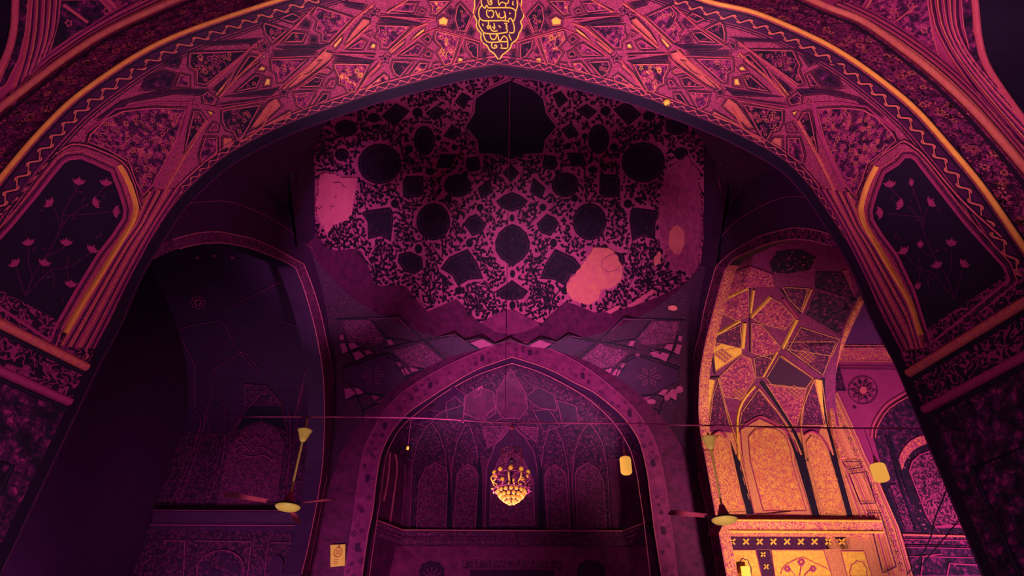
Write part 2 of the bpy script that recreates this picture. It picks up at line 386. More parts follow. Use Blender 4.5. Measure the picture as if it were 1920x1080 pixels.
for sd in ('left', 'right'):
    mb = MB(); mb.grid([[VP(sd, i, s/10) for i in range(NA+14)] for s in range(11)], 'vault_ground'); vaultmb[sd] = mb
both = MB(); both.v = vaultmb['left'].v+vaultmb['right'].v; n_ = len(vaultmb['left'].v); both.f = vaultmb['left'].f+[[i+n_ for i in f] for f in vaultmb['right'].f]
VS = Tree(both.bvh())
def vn(sd, i, s):
    e = .2; a = VP(sd, min(i+e, NA+12), s)-VP(sd, max(i-e, 0), s); b = VP(sd, i, min(s+.05, 1))-VP(sd, i, max(0, s-.05)); n = a.cross(b).normalized()
    p = VP(sd, i, s); return n if n.dot(CAM-p) > 0 else -n
both.mats = ['vault_ground']; both.m = [0]*len(both.f)
ceiling = both.build('ceiling', None, True, **ST)
FRM = MB()     # waves and borders
def along(sd, s, i0, i1, step=.12):
    out = []; L = 0; i = i0; prev = VP(sd, i, s)
    while i < i1:
        p = VP(sd, i, s); L += (p-prev).length; prev = p; out.append((i, L)); i += step
    return out
def wave(sd, sc, amp, lam, i0, i1, wd, matd, matl, wl):
    tr = along(sd, sc, i0, i1, .1); Ls = [L for _, L in tr]; Is = [i for i, _ in tr]; k = 0
    while (k+1)*lam < Ls[-1]:
        for t0, t1, off, w_, mt, lf in ((-1, 1, 0, wd, matd, .011), (-1, 1, .0, wl, matl, .016), (-.7, .7, .46, wd*.8, matd, .010), (-.6, .6, .50, wl*.7, matl, .015)):
            P = []; N = []
            for j in range(11):
                t = t0+(t1-t0)*j/10; L = (k+.5+off+.40*t)*lam+.10*lam*math.sin(t*2.6); s = sc+amp*math.sin(t*2.5)*(1 if off == 0 else -.8)
                i = float(np.interp(L, Ls, Is)); P.append(VP(sd, i, s)); N.append(vn(sd, i, s))
            FRM.ribbon(P, N, w_, mt, lf)
        k += 1
def sline(sd, s, i0, i1, wd, mat, lift=.012, tube=0):
    P = [VP(sd, i, s) for i in np.arange(i0, i1, .5)]; N = [vn(sd, i, s) for i in np.arange(i0, i1, .5)]
    if tube: FRM.tube([p+n*tube*.4 for p, n in zip(P, N)], tube, mat, 8)
    else: FRM.ribbon(P, N, wd, mat, lift)
IE = NA-1
for sd in ('left', 'right'):
    # border along the inner arch
    sline(sd, .045, 0, IE, .10, 'plum_paint', .004)
    wave(sd, .043, .018, .22, 0, IE-1, .042, 'dark_line', 'rose_line', .018)
    sline(sd, .006, 0, IE, .022, 'dark_line'); sline(sd, .080, 0, IE, .022, 'rose_line'); sline(sd, .092, 0, IE, .012, 'dark_line')
    # border under the outer arch
    sline(sd, .925, 0, IE, .17, 'plum_paint', .004)
    wave(sd, .925, .024, .27, 0, IE, .052, 'dark_line', 'orange_paint', .021)
    sline(sd, .868, 0, IE, .018, 'dark_line'); sline(sd, .85, 0, IE, .012, 'dark_line'); sline(sd, .975, 0, IE, .03, 'dark_line')
FRM.build('painted_border', ceiling)
# mirror a traced point across the vault's centre line
_GI = np.arange(0, NA+12.9, .25); _GS = np.linspace(0, 1, 61)
_GP = np.array([[tuple(VP('left', i, s)) for s in _GS] for i in _GI]); _mc = {}
_pl = Tree(vaultmb['left'].bvh())
def mir(p):
    if p in _mc: return _mc[p]
    P, N = _pl.hit(*p); d = ((_GP-np.array(tuple(P)))**2).sum(-1); k = int(d.argmin()); a, b = divmod(k, len(_GS)); i, s = _GI[a], _GS[b]
    Q = VP('left', i, s); ti = VP('left', min(i+.25, NA+12.5), s)-Q; ts = VP('left', i, min(1, s+.01))-VP('left', i, max(0, s-.01)); e = P-Q
    if ti.length > 1e-6: i += .25*e.dot(ti)/ti.length_squared
    if ts.length > 1e-6: s += (.02 if 0 < s < 1 else .01)*e.dot(ts)/ts.length_squared
    r = project(VP('right', max(0, min(NA+12.5, i)), s)); w_ = max(0, min(1, (s-.55)/.35)); w_ = w_*w_*(3-2*w_)
    S_ = [(-200, 1820), (105, 1842), (160, 1867), (225, 1868), (300, 1874), (390, 1885), (530, 1883), (700, 1880), (933, 1870), (2000, 1870)]
    o = (float(np.interp(p[0], [a for a, b in S_], [b for a, b in S_]))-p[0], p[1]+(0 if p[0] > 400 else (400-p[0])*.012))
    _mc[p] = (o[0]*(1-w_)+r[0]*w_, o[1]*(1-w_)+r[1]*w_); return _mc[p]
def two(fn, px, *a, **k):
    fn(px); fn([mir(p) for p in px])
NET = MB(); PNL = MB()
def cell(px, kind, w_=1.0):
    """framed panel of the star network: dark double line, light bead, painted field"""
    def go(q):
        A = abs(sum(q[i][0]*q[(i+1) % len(q)][1]-q[(i+1) % len(q)][0]*q[i][1] for i in range(len(q))))/2
        per = sum(math.dist(q[i], q[i-1]) for i in range(len(q))); th = 2*A/per      # inradius-like
        k = min(1, th/7)
        line(NET, inset(q, -1.2*k), VS, 1.5*k, 'dark_line', .012, 10, True)
        line(NET, inset(q, 1.3*k), VS, 1.5*k, 'dark_line', .014, 10, True)
        line(NET, inset(q, 3.0*k), VS, 2.0*k, {'D': 'plum_paint', 'P': 'plum_paint'}.get(kind, 'rose_line' if kind in 'KPM' else 'orange_paint'), .02, 10, True)
        if kind in 'FMK' and th > 5: scatter(PNL, inset(q, 4.5*k), VS, 8.5, {'F': ['orange_paint', 'gold_leaf', 'ink'], 'M': ['orange_paint', 'plum_paint', 'dark_line', 'rose_line'], 'K': ['rose_line', 'orange_paint', 'magenta_paint']}[kind], (3, 5.5), .3, {'F': ['dark_line', 'plum_paint', 'gold_leaf'], 'M': ['dark_line', 'plum_paint', 'orange_paint'], 'K': ['magenta_paint', 'plum_paint']}[kind], int(q[0][0]))
        fill(PNL, inset(q, 3.6*k), VS, {'F': 'floral_bright', 'M': 'floral_magenta', 'K': 'floral_dark', 'G': 'bright_gold', 'O': 'orange_paint', 'D': 'ink', 'P': 'floral_plum', 'R': 'magenta_paint'}[kind], .007, 22)
    go(px); go([mir(p) for p in px])
CELLS = [  # long dark blades are shadows under the ribs, painted as ink panels
 ([(863,3),(886,30),(873,62),(857,60),(850,36),(854,12)],'K'),([(844,12),(852,22),(845,34),(836,22)],'D'),([(831,28),(843,36),(839,51),(821,49),(819,36)],'G'),
 ([(848,42),(856,50),(850,58),(841,54)],'D'),([(882,49),(891,58),(887,70),(874,64)],'D'),([(816,55),(864,68),(848,121),(832,125),(817,98),(825,89),(812,75)],'F'),
 ([(870,72),(898,81),(898,114),(884,108),(873,92)],'K'),([(866,87),(871,97),(862,101),(859,96)],'P'),([(858,106),(869,108),(869,118),(855,120)],'G'),([(876,108),(882,113),(878,118),(872,116)],'M'),
 ([(902,97),(914,97),(914,112),(902,112)],'D'),([(801,63),(811,73),(803,84),(789,74)],'K'),([(800,91),(812,98),(808,109),(791,107)],'K'),([(783,79),(798,87),(785,106),(745,105)],'M'),
 ([(736,112),(778,114),(750,148),(738,140),(732,125)],'K'),([(786,115),(804,116),(799,132),(765,143)],'F'),([(812,118),(825,116),(827,129),(808,132)],'M'),
 ([(706,45),(774,48),(726,93),(713,91),(712,77),(701,70),(708,58)],'M'),([(798,50),(795,60),(765,80),(781,62)],'G'),([(760,72),(758,82),(733,103),(728,97)],'O'),
 ([(683,62),(697,56),(699,64),(694,69)],'M'),([(697,79),(706,82),(704,92),(690,92)],'G'),([(677,72),(689,77),(680,93),(648,93)],'M'),([(680,33),(694,36),(693,44),(645,84),(660,58)],'O'),
 ([(725,20),(760,4),(785,5),(775,25)],'M'),([(788,13),(799,19),(795,28),(781,25)],'K'),([(800,0),(848,0),(818,30),(806,28),(808,14)],'F'),
 ([(712,26),(770,28),(813,35),(790,37),(772,33)],'D'),([(712,31),(790,44),(785,47),(710,40)],'P'),([(640,3),(688,9),(680,18),(648,11)],'D'),
 ([(625,117),(696,118),(667,173),(652,176),(645,162),(633,158),(633,145),(625,128)],'F'),([(710,117),(716,123),(687,150),(667,175),(690,137)],'O'),([(720,136),(729,143),(729,154),(680,170)],'F'),
 ([(634,98),(704,100),(700,108),(676,102)],'D'),([(626,103),(702,114),(695,117),(625,112)],'P'),
 ([(548,22),(568,32),(550,45),(519,35)],'K'),([(495,40),(543,55),(510,83),(495,64),(491,48)],'K'),([(547,58),(578,60),(568,80),(526,81)],'K'),([(573,36),(584,42),(578,54),(561,50)],'P'),
 ([(582,66),(596,69),(596,81),(578,81)],'P'),([(594,10),(664,32),(617,81),(602,78),(602,64),(589,56),(594,39),(582,28)],'M'),([(643,64),(641,77),(628,93),(622,85)],'G'),
 ([(513,87),(617,83),(590,94),(540,92)],'D'),([(512,95),(593,98),(590,106),(510,105)],'P'),([(506,109),(581,108),(530,154),(519,156),(517,138),(507,132)],'M'),
 ([(607,94),(626,99),(621,111),(557,159),(541,167),(537,163),(583,120)],'O'),([(612,125),(624,132),(615,140),(592,136)],'R'),([(590,141),(609,145),(600,164),(560,164)],'K'),
 ([(620,147),(631,148),(626,166),(607,164)],'M'),([(467,101),(483,104),(486,116),(440,151),(430,162),(446,130)],'K'),([(490,121),(501,127),(495,134),(479,133)],'G'),
 ([(477,138),(493,141),(482,166),(438,173)],'K'),([(497,144),(509,146),(508,161),(491,163)],'G'),([(492,102),(498,105),(493,111)],'G'),([(549,172),(594,170),(572,209),(555,198)],'M'),
 ([(605,172),(619,173),(616,187),(586,201)],'K'),([(415,181),(510,167),(524,163),(508,178),(460,180)],'D'),([(411,194),(500,183),(497,188),(414,201)],'D'),
 ([(414,205),(493,193),(452,266),(444,266),(435,248),(422,244),(414,227)],'K'),([(398,228),(411,232),(408,248),(386,248)],'M'),([(382,256),(408,256),(408,291),(376,311),(371,290)],'M'),
 ([(416,256),(433,256),(441,270),(416,284)],'O'),([(386,206),(401,210),(395,219)],'G'),([(361,206),(376,207),(388,226),(344,287),(353,237)],'K'),
 ([(165,252),(195,222),(227,207),(285,200),(351,202),(333,262),(313,300),(287,350),(266,372),(252,345),(238,306),(200,284),(160,268)],'M'),
 ([(363,184),(371,195),(360,196)],'O'),([(377,177),(388,169),(409,185),(402,199),(380,196)],'M'),([(180,224),(227,190),(300,170),(391,167),(372,178),(327,175),(240,191),(190,228)],'D'),
 ([(336,137),(356,142),(356,164),(326,164)],'M'),([(306,131),(330,137),(320,164),(262,170),(272,148)],'P'),([(327,104),(341,108),(333,128),(306,122)],'P'),
 ([(354,97),(468,94),(387,161),(366,159),(366,135),(351,125)],'K'),([(365,80),(493,71),(467,81),(400,84)],'D'),([(398,168),(424,145),(407,176)],'D'),([(440,131),(418,167),(407,181),(402,177),(432,140)],'G'),
 ([(517,181),(529,198),(480,241),(466,241),(500,193)],'O'),([(543,206),(549,212),(545,221),(490,238)],'O'),
 ([(903,80),(914,82),(914,93),(903,93)],'R'),([(470,84),(482,78),(484,92),(472,92)],'R'),([(590,115),(605,112),(580,135),(560,143)],'O'),
]
for c_, k_ in CELLS: cell(c_, k_)
def star(c, r, pts=5, mat='ink'):
    q = [(c[0]+(r if k % 2 == 0 else r*.45)*math.sin(math.pi*k/pts), c[1]-(r if k % 2 == 0 else r*.45)*math.cos(math.pi*k/pts)) for k in range(2*pts)]
    for z in (q, [mir(p) for p in q]): line(NET, inset(z, -3), VS, 1.5, 'dark_line', .02, 10, True); fill(PNL, z, VS, mat, .014, 0)
for c_, r_ in (((702, 22), 5), ((722, 110), 5), ((496, 87), 7), ((532, 173), 7), ((690, 30), 3), ((390, 185), 5)): star(c_, r_)
# raised ribs radiating from the star bosses
RB = MB()
for px, w_, mat in ([((388,226),(372,250),(341,300),(322,334),(300,372)), 4, 'orange_paint'], [((357,190),(352,204),(344,240),(333,264),(314,302),(288,352)), 7, 'magenta_paint'],
    [((406,198),(470,190),(530,178)), 3, 'magenta_paint'], [((452,266),(490,240),(510,200)), 4, 'orange_paint'], [((410,182),(440,150),(490,100)), 4, 'orange_paint'], [((388,162),(440,118),(478,82)), 4, 'rose_line'],
    [((530,166),(583,120),(612,92)), 4, 'orange_paint'], [((552,168),(610,124),(626,108)), 3, 'rose_line'], [((620,84),(664,36),(700,8)), 4, 'orange_paint'], [((645,90),(694,46)), 4, 'orange_paint'],
    [((667,176),(715,112)), 4, 'rose_line'], [((728,96),(778,52),(800,44)), 4, 'orange_paint'], [((740,104),(792,64),(818,54)), 3, 'rose_line'], [((724,24),(764,0)), 4, 'orange_paint'],
    [((512,88),(550,52),(590,12)), 3, 'rose_line'], [((870,70),(848,124)), 3, 'rose_line'], [((816,54),(905,80)), 3, 'rose_line'], [((410,204),(500,188)), 3, 'rose_line'], [((870,66),(905,-10)), 3, 'rose_line'],
    [((160,250),(215,205),(290,192),(360,192),(410,203)), 4, 'magenta_paint'], [((250,130),(300,118),(352,97)), 3, 'plum_paint'],
    [((620,100),(700,103)), 2.5, 'rose_line'], [((508,108),(600,104)), 2.5, 'rose_line'], [((712,30),(815,36)), 2.5, 'rose_line']):
    for z in (px, [mir(p) for p in px]): rib(RB, z, VS, w_, .035, mat, 8)
# fluted shaft between the flower niche and the inner arch
FA = [(112,650),(150,585),(188,520),(222,462),(250,424),(262,398),(280,360)]
FB = [(172,655),(205,590),(240,520),(268,468),(292,424),(316,388),(342,352)]
for k in range(15):
    f = k/14
    px = smooth([tuple(a[j]*(1-f)+b[j]*f for j in (0, 1)) for a, b in zip(FA, FB)], 3)
    m_ = ['orange_paint', 'magenta_paint', 'plum_paint', 'rose_line', 'orange_paint', 'plum_paint', 'magenta_paint', 'rose_line', 'orange_paint', 'magenta_paint', 'plum_paint', 'rose_line', 'magenta_paint', 'plum_paint', 'magenta_paint'][k]
    for z in (px, [mir(p) for p in px]): rib(RB, z, VS, 3.9, .04, m_, 10)
RB.build('rib', ceiling)
# flower niches of the splayed piers
NI = [(-60,508),(17,427),(67,367),(100,325),(117,305),(128,299),(150,297),(175,307),(207,322),(222,360),(232,393),(230,410),(211,440),(183,476),(141,545),(105,608),(92,640),(-70,532)]
FR = [(-60,450),(20,382),(90,300),(112,281),(137,268),(175,275),(230,301),(250,337),(260,372),(266,390)]
GL = [(223,310),(234,330),(242,347),(249,368),(254,388),(252,402),(247,417),(235,438),(197,500),(155,566),(120,626)]
for q in (NI, [mir(p) for p in NI]):
    fill(PNL, q, VS, 'ink', .006, 20); line(NET, q, VS, 4, 'magenta_paint', .02, 8, True); line(NET, inset(q, -7), VS, 3, 'plum_paint', .018, 8, True); line(NET, inset(q, -13), VS, 1.6, 'rose_line', .018, 8, True)
GM = MB()
for q in (GL, [mir(p) for p in GL]): rib(GM, smooth(q, 3), VS, 8, .05, 'gold_leaf', 6)
GM.build('gilded_niche_moulding', ceiling)
for q in (FR, [mir(p) for p in FR]):
    for d_, w_, mt in ((0, 2, 'dark_line'), (4, 2.5, 'rose_line'), (8, 2, 'dark_line')): line(NET, [(p[0]-d_*.3, p[1]+d_*.8) for p in smooth(q, 3)], VS, w_, mt, .02, 8)
def tulip(mb, c, ang, r, surf, m1, mirror=True):
    """open flower head of five pointed petals"""
    qs = []
    for k in range(-2, 3):
        a = ang+k*.42; L = r*(1.0 if k % 2 == 0 else .86); w2 = r*.17
        d = (math.sin(a), -math.cos(a)); n = (-d[1], d[0])
        qs.append([(c[0], c[1]), (c[0]+d[0]*L*.55+n[0]*w2, c[1]+d[1]*L*.55+n[1]*w2), (c[0]+d[0]*L, c[1]+d[1]*L), (c[0]+d[0]*L*.55-n[0]*w2, c[1]+d[1]*L*.55-n[1]*w2)])
    for q in qs:
        fill(mb, q, surf, m1, .014, 0)
        if mirror: fill(mb, [mir(p) for p in q], surf, m1, .014, 0)
for c_, a_ in (((146,348),.1),((197,350),.1),((96,386),-.8),((172,383),1.2),((210,396),1.7),((53,462),-.2),((122,462),.1),((168,474),.5),((130,540),.2),((30,500),-.6),((80,500),.3)): tulip(PNL, c_, a_, 17, VS, 'magenta_paint')
for st in ([(47,556),(60,520),(85,480),(112,430),(117,400),(130,375),(146,350)],[(112,430),(130,405),(160,385)],[(115,405),(160,402),(205,398)],[(112,425),(105,400),(96,386)],[(170,380),(185,362),(197,350)],[(60,520),(52,490),(53,465)],[(85,480),(110,470),(122,460)],[(47,556),(38,530),(30,505)],[(47,556),(75,525),(95,505)],[(95,505),(130,500),(168,474)],[(97,545),(100,520),(90,500)],[(128,480),(124,505),(130,540)]):
    for z in (st, [mir(p) for p in st]): line(NET, smooth(z, 4), VS, 2.2, 'plum_paint', .013, 6)
random.seed(3)
for k in range(26):
    c_ = (random.uniform(20, 215), random.uniform(345, 560))
    if inside(c_, inset(NI, 12)):
        a = random.uniform(0, 6.3); L = random.uniform(7, 15); d = (math.cos(a), math.sin(a))
        q = [c_, (c_[0]+d[0]*L*.5-d[1]*2.5, c_[1]+d[1]*L*.5+d[0]*2.5), (c_[0]+d[0]*L, c_[1]+d[1]*L), (c_[0]+d[0]*L*.5+d[1]*2.5, c_[1]+d[1]*L*.5-d[0]*2.5)]
        for z in (q, [mir(p) for p in q]): fill(PNL, z, VS, 'plum_paint', .012, 0)
# cornice and dado of the splayed piers
for (u0, v0, u1, v1, u2, v2, sg) in ((155,690,0,610,-90,563,-1),(1715,710,1920,590,1990,548,1)):
    sd = 'left' if sg < 0 else 'right'
CR = MB()
for sd in ('left', 'right'):
    x0, x1 = A0[sd][-1].x, A1[sd][-1].x; d = Vector((x1-x0, Y1-Y0, 0)); n = Vector((d.y, -d.x, 0)).normalized()
    if n.x*x0 > 0: n = -n
    off = .10 if sd == 'left' else 0
    for z, r_, mt in ((5.42+off, .055, 'orange_paint'), (4.92+off, .05, 'magenta_paint')):
        a = Vector((x0, Y0, z)); b = a+d*1.35
        CR.tube([a+n*.03, b+n*.03], r_, mt, 10)
        CR.tube([a+n*.01+Vector((0, 0, -.085)), b+n*.01+Vector((0, 0, -.085))], .03, 'ink', 8)
    a = Vector((x0, Y0, 0)); b = a+d*1.35; sf = Plane(a, n)
    def strip(z0, z1, mat, lift):
        CR.add([a+Vector((0, 0, z0))+n*lift, b+Vector((0, 0, z0))+n*lift, b+Vector((0, 0, z1))+n*lift, a+Vector((0, 0, z1))+n*lift], [(0, 1, 2, 3)], mat)
    strip(4.98+off, 5.36+off, 'scroll_plum', .015); strip(0, 4.86+off, 'floral_plum', .012); strip(5.5+off, 5.8+off, 'scroll_plum', .02)
    for f0, f1, z0, z1 in ((.14, .9, .8, 4.1),):
        c = [a+d*f0+Vector((0, 0, z0)), a+d*f1+Vector((0, 0, z0)), a+d*f1+Vector((0, 0, z1)), a+d*f0+Vector((0, 0, z1))]
        CR.tube([p+n*.02 for p in c]+[c[0]+n*.02], .03, 'ink', 6)
CR.build('cornice_moulding', ceiling)
# calligraphic medallion at the crown
def cm(L): return [(860+x/9, y/9) for x, y in L]
MD = MB()
OUT = cm([(265,-420),(262,-200),(265,0),(265,120),(245,200),(260,270),(300,350),(295,430),(320,500),(375,570),(370,640),(395,710),(440,745),(480,775),(520,850),(590,900),(640,970),(675,1000),(700,985),(720,955),(745,910),(790,888),(860,830),(885,745),(930,705),(990,670),(1020,600),(1025,560),(1060,490),(1075,430),(1050,370),(1095,300),(1100,220),(1062,140),(1072,50),(1080,-200),(1080,-420)])
fill(MD, OUT, VS, 'plum_paint', .010, 14, 8)
for L in ([(265,-420),(262,-200),(265,0),(265,120),(245,200),(260,270),(300,350),(295,430),(320,500),(375,570),(370,640),(395,710),(440,745),(480,775),(520,850),(590,900),(640,970),(675,1000)],
  [(1080,-420),(1080,-200),(1070,0),(1060,130),(1100,220),(1095,300),(1050,370),(1075,430),(1060,500),(1020,570),(1000,640),(960,690),(900,740),(870,820),(790,890),(740,930),(720,970),(690,1000)],
  [(380,-300),(375,0),(390,90),(440,140),(465,90),(490,130)],[(390,90),(345,150),(335,230),(350,300),(400,345),(480,352),(640,350),(760,348),(850,365)],[(490,135),(640,132),(800,132),(900,140),(960,180),(965,260),(945,340),(920,360)],
  [(985,-300),(990,0),(1000,90),(975,190)],[(480,160),(465,210),(480,270),(520,300)],[(500,190),(550,175),(585,210),(580,270),(545,300)],[(615,180),(640,240),(665,305)],[(700,220),(685,270),(720,305),(770,290),(790,240),(770,190)],[(790,240),(800,290),(790,345)],
  [(860,215),(880,240)],[(350,320),(335,390),(350,450),(400,530),(440,560),(560,572),(700,565),(820,545)],[(500,355),(500,420),(480,450),(495,485),(520,455),(500,430)],[(590,390),(600,440),(605,480)],[(530,430),(545,500),(590,530),(650,520)],[(570,450),(590,480),(600,505)],
  [(850,380),(850,330),(885,310),(920,370),(940,440),(945,520),(920,555),(860,550)],[(775,395),(820,400),(800,430),(825,450),(805,480),(825,500),(825,550)],[(400,400),(410,440)],[(680,430),(715,470)],
  [(410,560),(425,620),(450,680),(500,712),(600,715),(720,705),(830,705)],[(525,575),(540,640),(580,670),(625,640),(640,580),(665,620),(700,695),(740,640),(775,610),(820,650),(835,705)],[(850,575),(870,630),(895,685)],
  [(565,715),(550,770),(575,810),(620,810),(640,780),(615,760),(600,785)],[(830,710),(835,770),(815,815),(710,810)],[(720,740),(735,790)],[(485,0),(500,60),(540,80),(560,40),(520,30),(560,0)],[(660,0),(680,90),(720,50),(750,40),(800,60),(840,50),(850,0)],[(800,60),(800,130)],[(930,20),(915,60),(935,90)]):
    line(MD, smooth(cm(L), 4), VS, 2.3, 'bright_gold', .022, 5)
MD.build('calligraphy_medallion', ceiling)
NET.build('panel_outline', ceiling); PNL.build('painted_panel', ceiling)
# ------------------------------------------------------------------ outer arch wall with spandrels
WF = MB(); MO = MB(); CJ = {}
for sd in ('left', 'right'):
    WF.loft(A1[sd], A2[sd], 'floral_band', 1)
    n = Vector((0, -1, 0))
    MO.tube([p+n*.02 for p in A1[sd]], .032, 'gold_leaf', 10)
    MO.tube([p+n*.06+Vector((-.02 if sd == 'left' else .02, 0, .02)) for p in A2[sd]], .046, 'outer_gilding', 10)
    sg = -1 if sd == 'left' else 1
    R = A2[sd]; MO.ribbon([p+Vector((-sg*.07, -.012, -.05)) for p in R], [n]*len(R), .07, 'ink'); R = A1[sd]; MO.ribbon([p+Vector((sg*.06, -.012, .04)) for p in R], [n]*len(R), .045, 'ink')
for sd in ('left', 'right'):
    rr = random.Random(5)
    for i in range(4, NA+2):
        for s in (.2, .4, .6, .8):
            for q_ in range(2):
                a = A1[sd][i].lerp(A2[sd][i], s+rr.uniform(-.08, .08))+(A1[sd][i+1]-A1[sd][i])*rr.random(); N = Vector((0, -1, 0))
                if rr.random() < .42: rosette(MO, a, N, rr.uniform(.04, .078), rr.choice(['rose_line', 'orange_paint', 'magenta_paint', 'magenta_paint', 'plum_paint']), rr.choice((5, 6, 8)), rr.random() < .5, .01, rr.random()*3, 'dark_line')
                else: sprig(MO, a, N, rr.uniform(.10, .17), rr.choice(['magenta_paint', 'dark_line', 'plum_paint', 'dark_line']), rr.random()*6.3, .008)
wall_front = WF.build('wall_front', None, **ST); MO.build('gilded_moulding', wall_front, True)
SPm = {}; SPD = MB()
C3 = dict(left=[(-6.8,2.6,11.9),(-6.8,3.6,11.2),(-6.8,4.15,10.5),(-6.8,4.43,10.06),(-6.8,4.65,9.72),(-6.8,4.79,9.38),(-6.8,4.87,9.03),(-6.82,5.0,8.5),(-6.82,5.08,7.9),(-6.85,5.12,7.0),(-6.85,5.14,5.3)],
          right=[(6.8,2.6,12.0),(6.8,3.8,11.3),(6.8,4.4,10.6),(6.8,4.64,10.06),(6.8,4.9,9.6),(6.8,5.05,9.2),(6.8,5.1,8.7),(6.8,5.12,7.99),(6.8,5.14,7.2),(6.8,5.15,5.3)])
for sd in ('left', 'right'):
    P3 = resample(smv(C3[sd], 5), 60); b = [p for p in A2[sd][:NA]]
    i0 = min(range(len(b)), key=lambda i: abs(b[i].z-(13.3))); P2 = resample(b[i0:], 60)
    mb = MB(); rows = []
    for k in range(13):
        s = k/12; rows.append([P2[i].lerp(P3[i], s)+Vector((0, 0, 1)).cross(P3[i]-P2[i]).normalized()*0 + Vector(((-1 if sd == 'left' else 1)*.55, .55, 0))*math.sin(math.pi*s)*min(1, (P3[i]-P2[i]).length/3)*.7 for i in range(60)])
    mb.grid(rows, 'magenta_paint'); SPm[sd] = (mb, Tree(mb.bvh()), P3)
    SPD.v += []
    o = mb.build('wall_front_spandrel_'+sd, None, True, **ST)
    T = SPm[sd][1]; dec = MB()
    if sd == 'left':
        FL = [[(58,-8),(52,60),(40,120),(14,190),(-10,240)],[(66,-8),(62,60),(50,120),(24,190),(-6,250)],[(78,-8),(74,60),(62,110),(36,180),(0,245)],[(88,-8),(84,50),(74,100),(50,160),(8,225)],[(98,-8),(92,60),(80,100),(60,140),(20,205)],[(107,-8),(103,50),(88,95),(70,130),(36,175)],
              [(340,-8),(262,28),(190,64),(130,104),(64,152),(0,204)],[(300,-2),(250,22),(185,55),(120,98),(70,135),(10,185)],[(240,8),(180,44),(120,84),(80,112),(30,160)]]
        panels = [([(112,0),(108,40),(92,100),(150,60),(218,32),(185,0)], 'floral_plum'), ([(196,-10),(232,30),(262,22),(330,-10)], 'floral_band'), ([(32,-5),(52,-5),(46,60),(34,110),(8,160),(-10,170),(16,110),(28,60)], 'floral_plum')]
        extra = [([(117,10),(165,44)], 5, 'rose_line'), ([(185,0),(220,32)], 3, 'rose_line'), ([(196,-4),(232,32)], 3, 'rose_line')]
    else:
        FL = [[(1745,-8),(1752,40),(1772,90),(1810,150),(1860,215),(1925,290)],[(1760,-8),(1766,40),(1788,92),(1828,150),(1876,208),(1930,268)],[(1772,-8),(1780,50),(1802,100),(1840,152),(1890,210),(1935,255)],[(1786,-8),(1790,50),(1812,100),(1850,150),(1900,205)],[(1796,-8),(1799,50),(1820,100),(1862,155),(1915,212)],
              [(1560,18),(1622,44),(1690,88),(1760,142),(1830,210),(1925,320)],[(1570,8),(1630,36),(1695,76),(1765,128),(1835,195),(1925,302)],[(1600,10),(1650,34),(1705,68),(1770,118),(1830,175),(1900,255)]]
        panels = [([(1640,-10),(1616,30),(1690,68),(1762,120),(1748,60),(1738,-10)], 'floral_magenta'), ([(1560,-10),(1578,8),(1605,20),(1632,-10)], 'floral_band'), ([(1803,-5),(1824,-5),(1827,60),(1845,120),(1880,182),(1925,238),(1925,255),(1866,190),(1825,120),(1808,50)], 'floral_plum')]
        extra = [([(1720,12),(1680,42)], 3, 'rose_line'), ([(1640,-8),(1614,32)], 4, 'orange_paint'), ([(1614,32),(1690,70),(1765,124)], 4, 'orange_paint'), ([(1628,-8),(1604,24)], 3, 'dark_line')]
    def fan_(keys, n):
        keys = [resample([Vector((p[0], p[1], 0)) for p in smooth(q, 4)], 14) for q in keys]; out = []
        for k in range(n):
            f = k/(n-1)*(len(keys)-1); i = min(int(f), len(keys)-2); out.append([((a.lerp(b, f-i)).x, (a.lerp(b, f-i)).y) for a, b in zip(keys[i], keys[i+1])])
        return out
    nc = 6 if sd == 'left' else 5
    for k, px in enumerate(fan_(FL[:nc], 14)+fan_(FL[nc:], 10)):
        rib(dec, px, T, 3.4, .04, ['rose_line', 'plum_paint', 'magenta_paint', 'orange_paint', 'plum_paint', 'magenta_paint'][k % 6] if k < 14 else ['orange_paint', 'orange_paint', 'plum_paint', 'rose_line', 'magenta_paint', 'plum_paint', 'rose_line', 'magenta_paint', 'plum_paint', 'magenta_paint'][k-14], 12)
    for px, mt in panels: fill(dec, px, T, mt, .012, 20); line(dec, px, T, 2, 'rose_line', .02, 8, True)
    for px, w_, mt in extra: line(dec, px, T, w_, mt, .03)
    for k in range(5 if sd == 'left' else 9):
        c = random.choice([(128,44),(200,22),(150,30),(95,60),(222,8)]) if sd == 'left' else (random.uniform(1650,1735), random.uniform(5,70))
        q = [(c[0]+r*math.cos(a*math.pi/5), c[1]+r*math.sin(a*math.pi/5)) for a in range(10) for r in ((7 if a % 2 else 4),)]
        line(dec, q, T, 1.8, 'rose_line', .02, 6, True)
    dec.build('fluted_rib', o)
    # rim and dark bay beyond
    P3 = SPm[sd][2]; sg = -1 if sd == 'left' else 1; mb = MB()
    mb.tube(P3, .045, 'rose_line', 8); mb.loft(P3, [p+Vector((sg*.7, 0, 0)) for p in P3], 'ink')
    far = [Vector((sg*9.2, -3, 0)), Vector((sg*9.2, 9, 0)), Vector((sg*9.2, 9, 15)), Vector((sg*9.2, -3, 15))]
    mb.add(far, [(0, 1, 2, 3)], 'scroll_plum'); mb.add([Vector((sg*6.5, -3, 14.5)), Vector((sg*9.2, -3, 14.5)), Vector((sg*9.2, 9, 14.5)), Vector((sg*6.5, 9, 14.5))], [(0, 1, 2, 3)], 'dim_plaster_dark')
    mb.build('wall_side_bay_'+sd, None, **ST)
